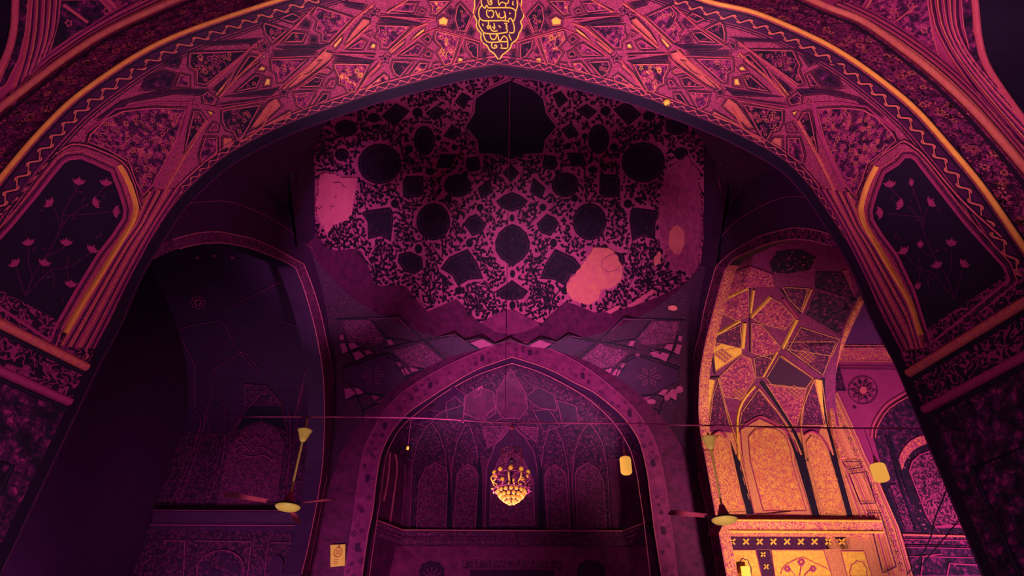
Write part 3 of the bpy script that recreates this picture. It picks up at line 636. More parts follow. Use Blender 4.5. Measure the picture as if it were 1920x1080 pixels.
# inner arch: dark reveal
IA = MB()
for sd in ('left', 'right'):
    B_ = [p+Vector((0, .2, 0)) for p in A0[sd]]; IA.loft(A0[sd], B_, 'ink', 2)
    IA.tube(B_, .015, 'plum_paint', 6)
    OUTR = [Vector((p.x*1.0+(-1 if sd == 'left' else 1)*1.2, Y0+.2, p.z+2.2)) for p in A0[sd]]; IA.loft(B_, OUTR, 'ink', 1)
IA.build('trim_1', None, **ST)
# ================================================================== DOMED CHAMBER
YC, HB = 13.2, 5.84
BK = YC+HB                     # back wall plane
DC = Vector((0, YC, 13.16)); DS = Ball(DC, HB)
BND = [(590,330),(589,380),(592,430),(600,446),(612,462),(629,470),(660,466),(677,470),(689,494),(704,534),(718,536),(743,533),(760,536),(785,565),(802,584),(818,577),(856,560),(877,581),(893,600),(904,607),(931,590),(960,579),
       (991,596),(1014,609),(1027,594),(1060,565),(1085,573),(1114,586),(1147,581),(1179,577),(1231,558),(1262,542),(1293,523),(1314,492),(1319,442),(1318,400)]
bz = []
for q in dens(BND, 5):
    p, _ = DS.hit(*q); bz.append((math.atan2(p.x, p.y-YC), p.z))
bz.sort(); bx = np.array([a for a, _ in bz]); bv = np.array([z for _, z in bz])
def zb(a):
    a = (a+math.pi) % (2*math.pi)-math.pi
    if abs(a) > math.pi/2: a = math.copysign(math.pi-abs(a), a)
    return float(np.interp(a, bx, bv))
def dpt(a, z, r=HB):
    h = z-DC.z; q = math.sqrt(max(r*r-h*h, 0)) if h > 0 else r
    return Vector((q*math.sin(a), YC+q*math.cos(a), z))
D = MB(); NAZ = 360; rows = []; low = []
for j in range(29):
    f = j/28; rows.append([])
    for i in range(NAZ):
        a = 2*math.pi*i/NAZ; z0 = zb(a); e0 = math.asin(max(-1, min(1, (z0-DC.z)/HB))); e = e0+(math.pi/2-1e-4-e0)*f
        rows[-1].append(Vector((HB*math.cos(e)*math.sin(a), YC+HB*math.cos(e)*math.cos(a), DC.z+HB*math.sin(e))))
D.grid(rows, 'dome_ground', True)
low = [[dpt(2*math.pi*i/NAZ, 13.14+(max(13.15, zb(2*math.pi*i/NAZ))-13.14)*k/3, HB) for i in range(NAZ)] for k in range(4)]
D.grid(low, 'chamber_wall', True)
dome = D.build('ceiling_dome', None, True, **ST)
def m2(p): return (1918-p[0], p[1]-3*(1 if p[1] < 350 else 0))
def ell(cx, cy, rx, ry, n=20, tips=0): 
    return [(cx+rx*math.cos(2*math.pi*k/n), cy+ry*math.sin(2*math.pi*k/n)) for k in range(n)]
MED = [ell(711,307,41,38), [(760,330),(793,330),(794,362),(785,370),(755,370),(755,339)], [(825,289),(856,289),(845,315),(817,314)], [(875,296),(897,293),(902,316),(895,320),(879,322),(872,312)],
 ell(858,348,26,22,14), [(918,335),(925,360),(902,374),(895,353)], ell(812,416,32,35), [(893,401),(912,420),(904,437),(885,443),(869,420),(877,408)],
 [(685,395),(731,389),(735,395),(737,412),(732,453),(712,443),(689,449),(688,416),(677,401)], [(877,467),(895,494),(906,523),(879,525),(858,537),(847,517),(825,504),(841,483)],
 [(747,477),(768,472),(791,483),(793,504),(777,515),(758,510),(745,492)], ell(880,456,7,8,10), ell(740,382,8,8,10), ell(840,372,7,7,10), ell(900,389,7,7,10), ell(859,546,7,7,10), ell(784,467,7,9,10), ell(806,321,9,7,10), ell(872,326,6,6,10),
 [(741,192),(768,207),(739,238),(714,217)], ell(700,220,12,9,10), ell(782,210,10,9,10), [(818,197),(839,209),(814,226),(797,211)], ell(795,263,20,28,16), [(847,232),(866,245),(852,263),(831,255)], ell(766,279,8,8,10), ell(821,258,6,6,8), ell(852,276,6,6,8), ell(648,240,22,16,12), ell(640,290,14,12,10), [(866,172),(882,180),(870,205),(852,190)]]
MED = MED+[[m2(p) for p in q] for q in MED]
MED += [[(961,420),(975,426),(988,438),(994,455),(993,470),(982,486),(968,495),(961,501),(954,495),(939,486),(929,470),(928,455),(934,438),(947,426)], [(960,360),(975,366),(990,377),(980,390),(960,397),(940,390),(930,377),(945,366)],
 [(960,526),(975,537),(991,547),(980,561),(960,564),(940,561),(929,547),(945,537)], [(958,308),(974,324),(958,342),(942,324)], ell(961,514,5,7,10), ell(961,573,6,8,10), ell(960,409,5,7,10)]
STARC = [(957,150),(1000,168),(1018,184),(1024,212),(1043,237),(1022,262),(1018,286),(986,288),(957,299),(930,288),(898,287),(895,262),(873,237),(889,212),(892,184),(915,168)]
PL1 = [(595,333),(602,324),(622,325),(643,332),(668,333),(666,353),(662,374),(658,395),(652,410),(643,416),(625,420),(610,439),(602,420),(593,405),(589,382),(594,358)]
PL2 = [(1106,477),(1114,465),(1143,465),(1158,477),(1168,504),(1166,525),(1152,537),(1139,542),(1127,544),(1125,560),(1106,573),(1077,565),(1062,546),(1064,533),(1077,517),(1091,498)]
PL3 = [(1236,400),(1243,350),(1262,310),(1290,290),(1312,320),(1318,380),(1319,440),(1311,500),(1294,520),(1282,500),(1262,505),(1248,470),(1240,440)]
DM = MB(); EXC = MED+[STARC, PL1, PL2, PL3]
MNAMES = []
for q in MED:
    w_ = max(p[0] for p in q)-min(p[0] for p in q)
    fill(DM, q, DS, 'dome_medallion' if w_ > 34 else 'dome_leaf', .03, 14, 6)
    if w_ > 22: line(DM, inset(q, 4), DS, .9, 'chamber_scroll', .045, 5, True)
fill(DM, STARC, DS, 'dome_leaf', .03, 14, 6); line(DM, inset(STARC, -4), DS, 1.2, 'dome_leaf', .03, 5, True)
def rough_poly(q, amp, step=3):
    return [(p[0]+random.uniform(-amp, amp), p[1]+random.uniform(-amp, amp)) for p in dens(q, step, True)]
fill(DM, rough_poly(PL1, 1.6), DS, 'bare_plaster', .04, 12, 4); fill(DM, rough_poly(PL2, 1.6), DS, 'bare_plaster_pale', .04, 12, 4); fill(DM, rough_poly(PL3, 3), DS, 'worn_plaster', .04, 12, 4)
for q, mt in ((ell(1271,450,15,28,16), 'bare_plaster_pale'), ([(1238,470),(1242,480),(1240,494),(1230,500),(1228,486)], 'bare_plaster_pale'), ([(1137,586),(1150,578),(1164,573),(1160,582),(1146,590)], 'bare_plaster'), ([(1176,574),(1200,560),(1225,543),(1234,546),(1210,564),(1186,577)], 'bare_plaster')):
    fill(DM, rough_poly(q, 1.2), DS, mt, .05, 12, 4)
fill(DM, [(560,180),(584,240),(588,330),(588,445),(556,470),(540,330)], DS, 'dim_plaster_dark', .035, 20, 8); fill(DM, [(1322,250),(1322,445),(1316,500),(1345,500),(1370,330),(1350,200)], DS, 'dim_plaster_dark', .035, 20, 8)  # side bands painted dark where the dome falls into shade
crk = [[(622,345),(624,341),(637,341),(640,348),(645,350)], [(590,389),(596,391),(600,386)], [(617,392),(618,386),(624,387)], [(628,366),(624,370)]]
for q in crk: line(DM, q, DS, 1.2, 'chamber_scroll', .06, 3)
random.seed(11)
def cr(p): return any(min(a[0] for a in q)-4 < p[0] < max(a[0] for a in q)+4 and min(a[1] for a in q)-4 < p[1] < max(a[1] for a in q)+4 and (inside(p, q) or edist(p, q) < 4.4) for q in EXC)
BP = BND+[(1330,300),(1300,180),(1150,140),(960,100),(760,140),(600,240),(586,300)]
def leaf(mb, c, a, L, wd, mt, bend=.25):
    d = (math.cos(a), math.sin(a)); n = (-d[1], d[0]); bs = bend*L
    q = [(0, 0), (.3, .5), (.65, .42), (1, 0), (.6, -.5), (.25, -.38)]
    px = [(c[0]+d[0]*x*L+n[0]*(y*wd+bs*x*x), c[1]+d[1]*x*L+n[1]*(y*wd+bs*x*x)) for x, y in q]
    V = []
    for p in px: P, N = DS.hit(*p); V.append(P+N*.028)
    mb.add(V, [(0, 1, 2, 3, 4, 5)], mt)
pts = []; yy = 130
while yy < 612:
    xx = 592
    while xx < 1320:
        p = (xx+random.uniform(-3, 3), yy+random.uniform(-3, 3))
        if inside(p, BP) and not cr(p): pts.append(p)
        xx += 7.2
    yy += 7.2
def flow(x, y): return -math.pi/2+.9*math.sin(x*.045+1.3*math.sin(y*.03))*math.cos(y*.04)+(.6 if x > 958 else -.6)
for i, p in enumerate(pts):
    a = flow(*p)+random.choice((-1, 1))*random.uniform(.4, 1.5)
    leaf(DM, p, a, random.uniform(6.5, 9.8), random.uniform(3.4, 4.8), 'dome_leaf', random.uniform(-.35, .35))
    if random.random() < .42: DM_c = ell(p[0]+random.uniform(-3, 3), p[1]+random.uniform(-3, 3), 2.4, 2.4, 7); fill(DM, DM_c, DS, 'dome_leaf', .029, 0, 9)
for i in range(0, len(pts), 3):                                     # stems
    x, y = pts[i]; P = [(x, y)]
    for k in range(9):
        a = flow(x, y)+.5*math.sin(k*.9+i); x += 5*math.cos(a); y += 5*math.sin(a)
        if cr((x, y)) or not inside((x, y), BP): break
        P.append((x, y))
    if len(P) > 3: line(DM, P, DS, 1.5, 'dome_leaf', .029, 9)
for bx_, by_ in ((631,462),(703,528),(806,578),(893,590),(1030,590),(1215,548)):      # the little trees along the lower edge
    for k in (-1, 0, 1):
        P = [(bx_+k*j*j*.9+2*math.sin(j), by_-j*9) for j in range(7)]; line(DM, smooth(P, 2), DS, 2.6, 'dome_leaf', .032, 6)
DM.build('painted_arabesque', dome)
# ------------------------------------------------------------------ pendentives under the dome
RP = math.hypot(HB, HB); PC = Vector((0, YC, DC.z-HB)); PSP = Ball(PC, RP)
PD = MB(); rows = []
for j in range(17):
    rows.append([])
    for i in range(240):
        a = 2*math.pi*i/240; dq = HB/max(abs(math.sin(a)), abs(math.cos(a))); e0 = math.acos(min(1, dq/RP)); e1 = math.asin(HB/RP); e = e1+(e0-e1)*j/16
        rows[-1].append(PC+Vector((RP*math.cos(e)*math.sin(a), RP*math.cos(e)*math.cos(a), RP*math.sin(e))))
PD.grid(rows, 'fresco', True); pend = PD.build('ceiling_pendentive', None, True, **ST)
def q5(L, ox=600, oy=560, s=4.5): return [(ox+x/s, oy+y/s) for x, y in L]
PN = MB()
def mp(p): return (1916-p[0], p[1]+2)
for L in ([(130,172),(400,160),(660,158),(870,350),(1080,530)], [(1080,530),(900,600),(780,580)], [(870,352),(700,380),(540,420)], [(880,346),(1130,300),(1225,352),(1370,330),(1475,382),(1620,338)], [(1240,360),(1360,432)], [(430,180),(560,330),(800,365)],
  [(180,575),(380,500),(540,462),(600,470),(680,540),(760,720)], [(200,300),(240,440),(300,540)], [(180,470),(330,420),(440,440)], [(200,860),(380,800),(560,830)], [(750,660),(840,610),(940,590)], [(560,830),(490,880),(360,940)], [(310,830),(360,960),(370,1080)], [(640,560),(700,640),(760,760)]):
    for q in (q5(L), [mp(p) for p in q5(L)]): line(PN, q, PSP, 2.2, 'net_line', .03, 8)
for L in ([(400,166),(660,164),(760,256)], [(1010,318),(1130,306),(1222,360),(1370,340),(1468,388),(1610,348)]):
    for q in (q5(L), [mp(p) for p in q5(L)]): line(PN, q, PSP, .9, 'ring_plaster', .034, 8)
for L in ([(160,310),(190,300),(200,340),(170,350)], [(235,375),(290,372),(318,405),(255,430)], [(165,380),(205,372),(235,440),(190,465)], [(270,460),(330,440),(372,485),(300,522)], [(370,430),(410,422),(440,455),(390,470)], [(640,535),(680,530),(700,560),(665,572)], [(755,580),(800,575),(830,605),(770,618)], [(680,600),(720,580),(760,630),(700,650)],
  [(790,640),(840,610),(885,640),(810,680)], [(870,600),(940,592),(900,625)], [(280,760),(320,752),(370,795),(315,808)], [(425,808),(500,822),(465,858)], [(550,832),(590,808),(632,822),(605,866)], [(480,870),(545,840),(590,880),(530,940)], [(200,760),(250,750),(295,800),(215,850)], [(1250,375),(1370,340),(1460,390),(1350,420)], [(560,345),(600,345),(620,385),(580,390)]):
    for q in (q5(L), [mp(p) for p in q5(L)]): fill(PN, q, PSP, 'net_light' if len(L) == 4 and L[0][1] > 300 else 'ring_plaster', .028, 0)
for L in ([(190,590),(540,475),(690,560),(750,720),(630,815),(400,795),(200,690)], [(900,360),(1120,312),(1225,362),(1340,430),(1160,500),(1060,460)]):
    for q in (q5(L), [mp(p) for p in q5(L)]): fill(PN, q, PSP, 'dim_plaster', .02, 14); line(PN, q, PSP, 1, 'net_line', .03, 8, True)
for L in ([(180,180),(420,180),(540,330),(500,380),(240,360)], [(610,440),(860,370),(1050,530),(900,590),(740,560)]):
    for q in (q5(L), [mp(p) for p in q5(L)]): fill(PN, q, PSP, 'chamber_scroll', .018, 14)
for c_ in ((698, 704), (1218, 706)):
    for k in range(6):
        a = k*math.pi/3; pet = [(c_[0]+r*math.cos(a+d), c_[1]+r*.8*math.sin(a+d)) for r, d in ((5, 0), (16, -.25), (24, 0), (16, .25))]; line(PN, pet, PSP, .9, 'net_light', .034, 6, True)
for c_ in ((695, 632), (1223, 632)):
    line(PN, [(c_[0]+(4+k*.55)*math.cos(k*.5), c_[1]+(3+k*.42)*math.sin(k*.5)) for k in range(34)], PSP, .8, 'ring_plaster', .034, 6)
fill(PN, [(904,606),(931,589),(958,581),(991,596),(1014,609),(985,622),(958,628),(925,622)], DS, 'ring_plaster', .03, 12)
for p in ((1262,577,9,5),(1196,665,5,3),(1231,665,7,5),(1275,730,7,7),(1192,750,8,4),(1222,753,9,5),(1251,745,6,6)): fill(PN, rough_poly(ell(*p[:2], p[2], p[3], 10), .8), PSP, 'bare_plaster_pale' if p[0] == 1262 else 'net_light', .03, 0)
PN.build('painted_net', pend)
# ------------------------------------------------------------------ walls with their arched openings
BO1L = [(960,670),(905,689),(871,706),(836,727),(802,749),(767,773),(747,794),(730,818),(716,849),(709,880),(704,918),(699,960),(691,997)]
BO1R = [(960,670),(1008,685),(1042,699),(1077,718),(1111,735),(1139,756),(1166,780),(1187,807),(1201,835),(1211,876),(1215,900),(1221,950),(1228,1003),(1240,1080)]
BO2L = [(960,681),(905,699),(871,715),(836,735),(802,759),(771,783),(750,804),(737,825),(726,849),(720,880),(714,928),(706,981)]
BO2R = [(960,681),(1005,695),(1042,712),(1077,731),(1108,752),(1134,775),(1155,798),(1172,825),(1184,850),(1194,890),(1200,930),(1207,975)]
BO3L = [(955,637),(888,663),(836,687),(785,715),(750,740),(719,773),(699,808),(682,845),(671,904),(660,990),(645,1080)]
BO3R = [(955,637),(1008,648),(1050,662),(1100,690),(1140,720),(1175,752),(1200,780),(1222,815),(1235,850),(1246,900),(1256,970),(1270,1080)]
pB = PY(BK); zfl = 0.0
def curve(L, R, surf, ax, zlow=0.0):
    a = smv(on(L, surf)[0], 4); b = smv(on(R, surf)[0], 4)
    a.append(Vector((a[-1].x, a[-1].y, zlow))); b.append(Vector((b[-1].x, b[-1].y, zlow)))
    return list(reversed(a))+b[1:]
cB1 = curve(BO1L, BO1R, pB, 0); cB2 = curve(BO2L, BO2R, pB, 0); cB3 = curve(BO3L, BO3R, pB, 0)
def wallmesh(mb, opening, ca, horiz, lo, hi, top, mat):
    """wall face round an arched opening; horiz = 0 for x, 1 for y"""
    c = (ca, 8.0); A = []; B = []
    for p in opening:
        h = p[horiz]; dx, dz = h-c[0], p.z-c[1]
        t = 1e9
        if dx > 1e-6: t = min(t, (hi-c[0])/dx)
        if dx < -1e-6: t = min(t, (lo-c[0])/dx)
        if dz > 1e-6: t = min(t, (top-c[1])/dz)
        if dz < -1e-6: t = min(t, (0-c[1])/dz) if p.z > .01 else t
        q = p.copy(); q[horiz] = c[0]+dx*t; q.z = max(0, min(top, c[1]+dz*t))
        if p.z < .01: q[horiz] = hi if dx > 0 else lo; q.z = 0
        A.append(p); B.append(q)
    mb.loft(A, B, mat, 1)
    for k in (0, -1):
        q = B[k].copy(); q2 = B[1 if k == 0 else -2]
WB = MB(); wallmesh(WB, cB1, 0, 0, -5.9, 5.9, 13.6, 'chamber_wall')
WB.loft(cB1, [p+Vector((0, .45, 0)) for p in cB1], 'dim_plaster_dark', 1)
wall_back = WB.build('wall_back', None, **ST)
BD = MB(); nB = Vector((0, -1, 0))
r1, r3 = resample(cB1, 120), resample(cB3, 120)
for i_ in range(6, 114):
    for f_ in (.25, .5, .75):
        if random.random() < .5: rosette(BD, r1[i_].lerp(r3[i_], f_+random.uniform(-.1, .1)), nB, random.uniform(.05, .09), random.choice(['chamber_wall', 'dim_plaster', 'net_light', 'chamber_wall']), 6, random.random() < .5, .026, i_)
if True:
    BD.loft([p+nB*.02 for p in r1], [p+nB*.02 for p in r3], 'ring_plaster', 1)
BD.tube([p+nB*.03 for p in cB1], .017, 'edge_gilding', 6); BD.tube([p+nB*.02 for p in cB3 if p.z > 3], .013, 'net_light', 6)
c2i = [Vector((p.x*1.0, BK+.28, p.z)) for p in cB2]; c2s = [CAM+(p-CAM)*((BK+.28)/p.y) for p in cB2]
BD.tube(c2s, .014, 'edge_gilding', 6)
for k in range(14):
    f = .08+k*.064; i = int(f*119); p = (r1[i]+r3[i])/2; rr = .10
    BD.add([p+nB*.03+Vector((rr*math.cos(a*math.pi/4)*(1 if a % 2 else .7), 0, rr*1.3*math.sin(a*math.pi/4))) for a in range(8)], [tuple(range(8))], 'dim_plaster')
for L in ([(655,790),(668,800),(688,860)], ): pass
BD.build('arch_moulding', wall_back)
# side walls
SL1 = [(553,502),(567,537),(582,587),(593,633),(604,697),(607,760),(606,830),(600,900),(582,1000),(564,1077)]
SR1 = [(1360,508),(1348,550),(1336,596),(1325,638),(1315,692),(1312,740),(1312,786),(1319,838),(1323,855),(1342,959),(1364,1080)]
SL2 = [(568,495),(583,533),(600,587),(613,647),(622,693),(626,760),(625,830),(617,910),(600,1000),(585,1075)]
SR2 = [(1344,499),(1332,540),(1321,583),(1313,627),(1306,650),(1298,692),(1295,744),(1295,796),(1298,834),(1305,865),(1315,909),(1330,980),(1346,1080)]
SL3 = [(583,463),(600,507),(617,567),(630,633),(637,683),(640,727),(640,790),(632,858),(617,946),(600,1030)]
SR3 = [(1331,469),(1311,540),(1300,590),(1292,637),(1286,700),(1284,760),(1286,830),(1292,900)]
walls = {}
NICHE_Y = BK+.28
for sd, X, c1, c2, c3 in (('left', -HB, SL1, SL2, SL3), ('right', HB, SR1, SR2, SR3)):
    surf = PX(X); sg = -1 if X < 0 else 1
    def full(px):
        a = smv(on(px, surf)[0], 4); y0 = a[0].y
        for p in a: p.y = min(p.y, BK-.12)
        a.append(Vector((X, a[-1].y, 0)))
        k = {id(c1): 0, id(c2): 1, id(c3): 2}[id(px)]
        near = [[(12.33,11.66),(11.38,11.11),(10.56,10.62),(9.86,10.13),(9.28,9.67),(8.58,8.98),(7.9,8.1),(7.4,7.2),(7.23,6.4)], [(12.5,11.98),(11.5,11.45),(10.56,10.9),(9.86,10.4),(9.2,9.9),(8.5,9.2),(7.8,8.3),(7.3,7.4),(7.22,6.5)],
                [(13.0,12.9),(11.9,12.45),(11.0,11.95),(10.1,11.4),(9.2,10.75),(8.5,10.05),(7.6,9.0),(7.25,8.0),(7.21,6.8)]][k]
        near = smv([a[0]]+[Vector((X, y, z)) for y, z in near], 4)+[Vector((X, near[-1][0], 0))]
        return list(reversed(near))+a[1:]
    f1, f2, f3 = full(c1), full(c2), full(c3)
    mb = MB(); wallmesh(mb, f1, 12.8, 1, 7.2, BK, 13.6, 'dim_plaster' if sd == 'left' else 'dim_plaster_dark')
    th = .5 if sd == 'left' else .28; k_ = min(range(len(f1)), key=lambda i: abs(i-len(f1)//2)); mb.loft([p for p in f1 if p.y < 12.9], [p+Vector((sg*th, 0, 0)) for p in f1 if p.y < 12.9], 'ink', 1); mb.loft([p for p in f1 if p.y > 12.7], [p+Vector((sg*th, 0, 0)) for p in f1 if p.y > 12.7], 'dim_plaster_dark' if sd == 'left' else 'bay_scroll', 1)
    wo = mb.build('wall_'+sd, None, **ST); walls[sd] = wo
    dd = MB(); n = Vector((-sg, 0, 0))
    for f, r_ in ((f1, .012), (f2, .011), (f3, .009)): dd.tube([p+n*.02 for p in f if (p.z > 1 if p.y > 13 else p.z > 8.6)], r_, 'edge_gilding' if f is not f3 else 'net_light', 6)
    ra, rb = resample(f1, 100), resample(f2, 100); dd.loft([p+n*.012 for p in ra], [p+n*.012 for p in rb], 'chamber_scroll' if sd == 'left' else 'scroll_plum', 1)
    if sd == 'left':
        ra = resample([Vector((X, p.y+(p.y-13)*.10, p.z+.55)) for p in f3], 80); rb = resample([Vector((X, p.y+(p.y-13)*.2, p.z+1.05)) for p in f3], 80)
    dd.build('arch_moulding', wo)
# floor of the chamber and bays
fl = MB(); fl.add([(-16, -3, 0), (16, -3, 0), (16, 22, 0), (-16, 22, 0)], [(0, 1, 2, 3)], 'chamber_wall'); fl.build('floor', None, **ST)
# ------------------------------------------------------------------ prayer niche behind the back arch
YN = BK+1.55; y_a = BK+.45
W_ = MB(); base = [Vector((-4.28, y_a, 0)), Vector((-3.62, YN, 0)), Vector((3.62, YN, 0)), Vector((4.28, y_a, 0))]
def up(P, z): return [Vector((p.x, p.y, z)) for p in P]
W_.grid([up(base, 0), up(base, 9.5)], 'chamber_wall')
top = resample([p+Vector((0, .45, 0)) for p in cB1 if p.z >= 9.2], 61)
bs = []
for t in top:
    f = (t.x+4.28)/8.56
    L = [base[0], base[1], base[2], base[3]]; x = t.x; y = YN if abs(x) < 3.62 else YN-(abs(x)-3.62)/.66*(YN-y_a)
    bs.append(Vector((x, y, 9.5)))
rows = []
for k in range(13):
    f = k/12; rows.append([Vector((b.x+(t.x-b.x)*f, b.y+(t.y-b.y)*(1-math.cos(f*math.pi/2)), b.z+(t.z-b.z)*math.sin(f*math.pi/2))) for b, t in zip(bs, top)])
W_.grid(rows, 'chamber_floral')
wn = W_.build('wall_mihrab', None, **ST); NT = Tree(W_.bvh())
ND = MB()
def cA(L, ox=660, oy=760, s=3.375): return [(ox+x/s, oy+y/s) for x, y in L]
PNLS = [[(781,994),(787,902),(799,878),(817,868),(835,878),(840,892),(836,994)], [(850,994),(857,890),(866,878),(878,871),(890,878),(897,892),(891,994)]]
ARC = [[(771,998),(776,880),(786,830),(803,800),(812,795),(826,815),(838,850),(842,900),(838,998)], [(845,998),(850,880),(860,830),(875,800),(884,800),(896,840),(901,880),(898,998)], [(912,998),(915,880),(929,843),(945,812),(960,797),(985,820),(1004,850),(1014,900),(1016,998)]]
def mn(p): return (1918-p[0], p[1]+1)
for q in ARC[:2]+[[mn(p) for p in q] for q in ARC[:2]]:
    fill(ND, q, NT, 'chamber_floral', .02, 16)
for q in ARC+[[mn(p) for p in q] for q in ARC[:2]]:
    line(ND, q, NT, 2.2, 'dim_plaster', .03); line(ND, [(p[0]-3, p[1]-2) for p in q], NT, 1.0, 'net_light', .035)
fill(ND, ARC[2], NT, 'dim_plaster', .02, 16); fill(ND, [(919,985),(921,900),(935,862),(958,845),(981,862),(1000,900),(1003,985)], NT, 'chamber_scroll', .03, 16)
line(ND, [(919,985),(921,900),(935,862),(958,845),(981,862),(1000,900),(1003,985)], NT, 1.2, 'net_light', .04, 8, True)
for q in PNLS+[[mn(p) for p in q] for q in PNLS]:
    fill(ND, q, NT, 'chamber_scroll', .04, 14); line(ND, q, NT, 1.3, 'net_light', .05, 8, True)
for q in ([(839,860),(845,900),(846,998),(837,998),(838,910)], [(897,850),(903,880),(904,998),(893,998),(894,900)], [(1006,850),(1016,880),(1020,998),(1010,998),(1010,900)]):
    fill(ND, q, NT, 'ink', .045, 0);  # dark strips painted for the shaded reveals of the panel recesses
for q in ([(748,998),(753,880),(766,820),(782,790),(790,786)], [(962,797),(1000,830),(1012,880)], [(1030,998),(1034,860),(1045,810),(1062,788)]): line(ND, q, NT, 2, 'dim_plaster', .05)
for q, mt in (([(731,848),(727,900),(719,940)], 'edge_gilding'), ([(741,852),(744,880),(738,930),(730,986)], 'edge_gilding'), ([(757,870),(760,900),(752,985)], 'ring_plaster')): rib(ND, smooth(q, 3), NT, 3.2, .04, mt)
# facets of the niche vault
for q, mt in (([(760,800),(800,750),(850,722),(872,740),(868,760),(830,770),(800,790)], 'dim_plaster'), ([(872,742),(900,725),(925,735),(930,775),(905,790),(870,775)], 'chamber_wall'), ([(930,735),(958,690),(985,735),(990,765),(975,785),(945,785),(930,765)], 'chamber_wall'), ([(905,785),(930,762),(940,785),(920,795)], 'dim_plaster'),
  ([(985,745),(1010,725),(1040,740),(1045,770),(1010,765)], 'dim_plaster'), ([(835,755),(852,742),(870,760),(868,785),(850,800),(838,780)], 'dim_plaster'), ([(1045,750),(1080,760),(1085,790),(1055,800)], 'dim_plaster'), ([(1000,770),(1030,768),(1050,800),(1020,810)], 'dim_plaster_dark'), ([(893,728),(905,722),(900,740),(888,745)], 'net_light'), ([(770,790),(800,765),(826,772),(800,800)], 'dim_plaster'), ([(905,800),(958,800),(940,825),(915,840)], 'chamber_scroll'), ([(962,800),(1010,802),(1005,830),(985,822)], 'chamber_scroll')):
    fill(ND, q, NT, mt, .03, 14); line(ND, q, NT, 1.1, 'net_light' if mt != 'ring_plaster' else 'net_line', .045, 8, True)
# ledge and lower wall
lz = 7.0
LE = MB(); prof = [(0, .10), (.16, .10), (.18, .02), (.10, -.06), (.10, -.22), (.04, -.30), (0, -.32)]
bl = [base[0], base[1], base[2], base[3]]
for k in range(3):
    a, b = bl[k], bl[k+1]; d = (b-a).normalized(); n = Vector((d.y, -d.x, 0))
    if n.y > 0: n = -n
    LE.grid([[p+n*o+Vector((0, 0, lz+z)) for p in (a, b)] for o, z in prof], 'chamber_scroll'); LE.tube([a+n*.17+Vector((0, 0, lz+.09)), b+n*.17+Vector((0, 0, lz+.09))], .022, 'edge_gilding', 6)
    for j in range(int((b-a).length/.11)):
        p = a+d*(.05+.11*j)+n*.12+Vector((0, 0, lz-.12)); LE.ball(p, .028, 'ring_plaster', 6, 4)
LE.build('ledge', wn)
fill(ND, [(742,1024),(1240,1026),(1250,1120),(720,1120)], NT, 'ring_plaster', .01, 40)
for q in ([(862,1046),(1058,1047),(1062,1110),(858,1110)],): line(ND, q, NT, 1.6, 'net_light', .03, 8, True); line(ND, inset(q, 4), NT, 1, 'net_light', .03, 8, True)
fill(ND, [(868,1050),(1052,1051),(1055,1066),(866,1066)], NT, 'chamber_scroll', .02, 20)
for k in range(7):
    cx = 880+k*26.5; line(ND, smooth([(cx-9, 1063), (cx-8, 1052), (cx, 1049), (cx+8, 1052), (cx+9, 1063)], 3), NT, 1.2, 'net_light', .04)
fill(ND, [(882,1069),(1038,1069),(1040,1110),(880,1110)], NT, 'dim_plaster', .025, 20)
def cart(mb, cx, cy, r, surf, mo, mi_, ry=None, lobes=9):
    q = [(cx+(r*(1+.10*abs(math.sin(k*lobes/2*math.pi/18))))*math.cos(k*math.pi/18), cy+((ry or r)*(1+.10*abs(math.sin(k*lobes/2*math.pi/18))))*math.sin(k*math.pi/18)) for k in range(36)]
    fill(mb, q, surf, mi_, .025, 12); line(mb, q, surf, 1.6, mo, .035, 6, True)
cart(ND, 810, 1072, 24, NT, 'net_light', 'dim_plaster', 20); cart(ND, 749, 1072, 8, NT, 'net_light', 'dim_plaster', 13); cart(ND, 1108, 1072, 24, NT, 'dim_plaster_dark', 'dim_plaster', 20)
for a in range(5):
    an = math.radians(-150+30*a); line(ND, [(810, 1085), (810+20*math.cos(an), 1085+22*math.sin(an))], NT, 1.4, 'net_light', .04)
ND.build('painted_panel', wn)
# ------------------------------------------------------------------ side bays
YB = BK+.16
BT = {}
for sd, sg in (('left', -1), ('right', 1)):
    mb = MB(); xa, xb = HB+.5, (11.15 if sd == 'left' else 10.8)
    xs = [sg*(xa-.45+(xb-xa+.45)*k/20) for k in range(21)]
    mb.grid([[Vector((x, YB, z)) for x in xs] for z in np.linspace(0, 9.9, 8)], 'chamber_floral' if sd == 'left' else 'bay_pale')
    R = []
    for k in range(17):
        e = k/16*math.pi/2; R.append([Vector((x, YB-6.6*(1-math.cos(e)), 9.9+3.5*math.sin(e))) for x in xs])
    R.append([Vector((x, 7.6, 13.4)) for x in xs]); mb.grid(R, 'dim_plaster_dark' if sd == 'left' else 'bay_plain')
    o = mb.build('wall_side_bay_back_'+sd, None, **ST); BT[sd] = (Tree(mb.bvh()), o)
    if sd == 'left':
        m3 = MB(); m3.add([(-11.1, 6, 0), (-11.1, YB+.1, 0), (-11.1, YB+.1, 14), (-11.1, 6, 14)], [(0, 1, 2, 3)], 'dim_plaster'); m3.build('wall_side_bay_end', None, **ST)
T, ob = BT['right']; RBm = MB()
m3 = MB(); pq = PY(YB-.02); fill(m3, [(1557,745),(1570,735),(1598,796),(1623,855),(1648,903),(1686,990),(1712,1080),(1790,1300),(1600,1300),(1560,1080),(1520,860)], pq, 'bay_pale', 0, 30)
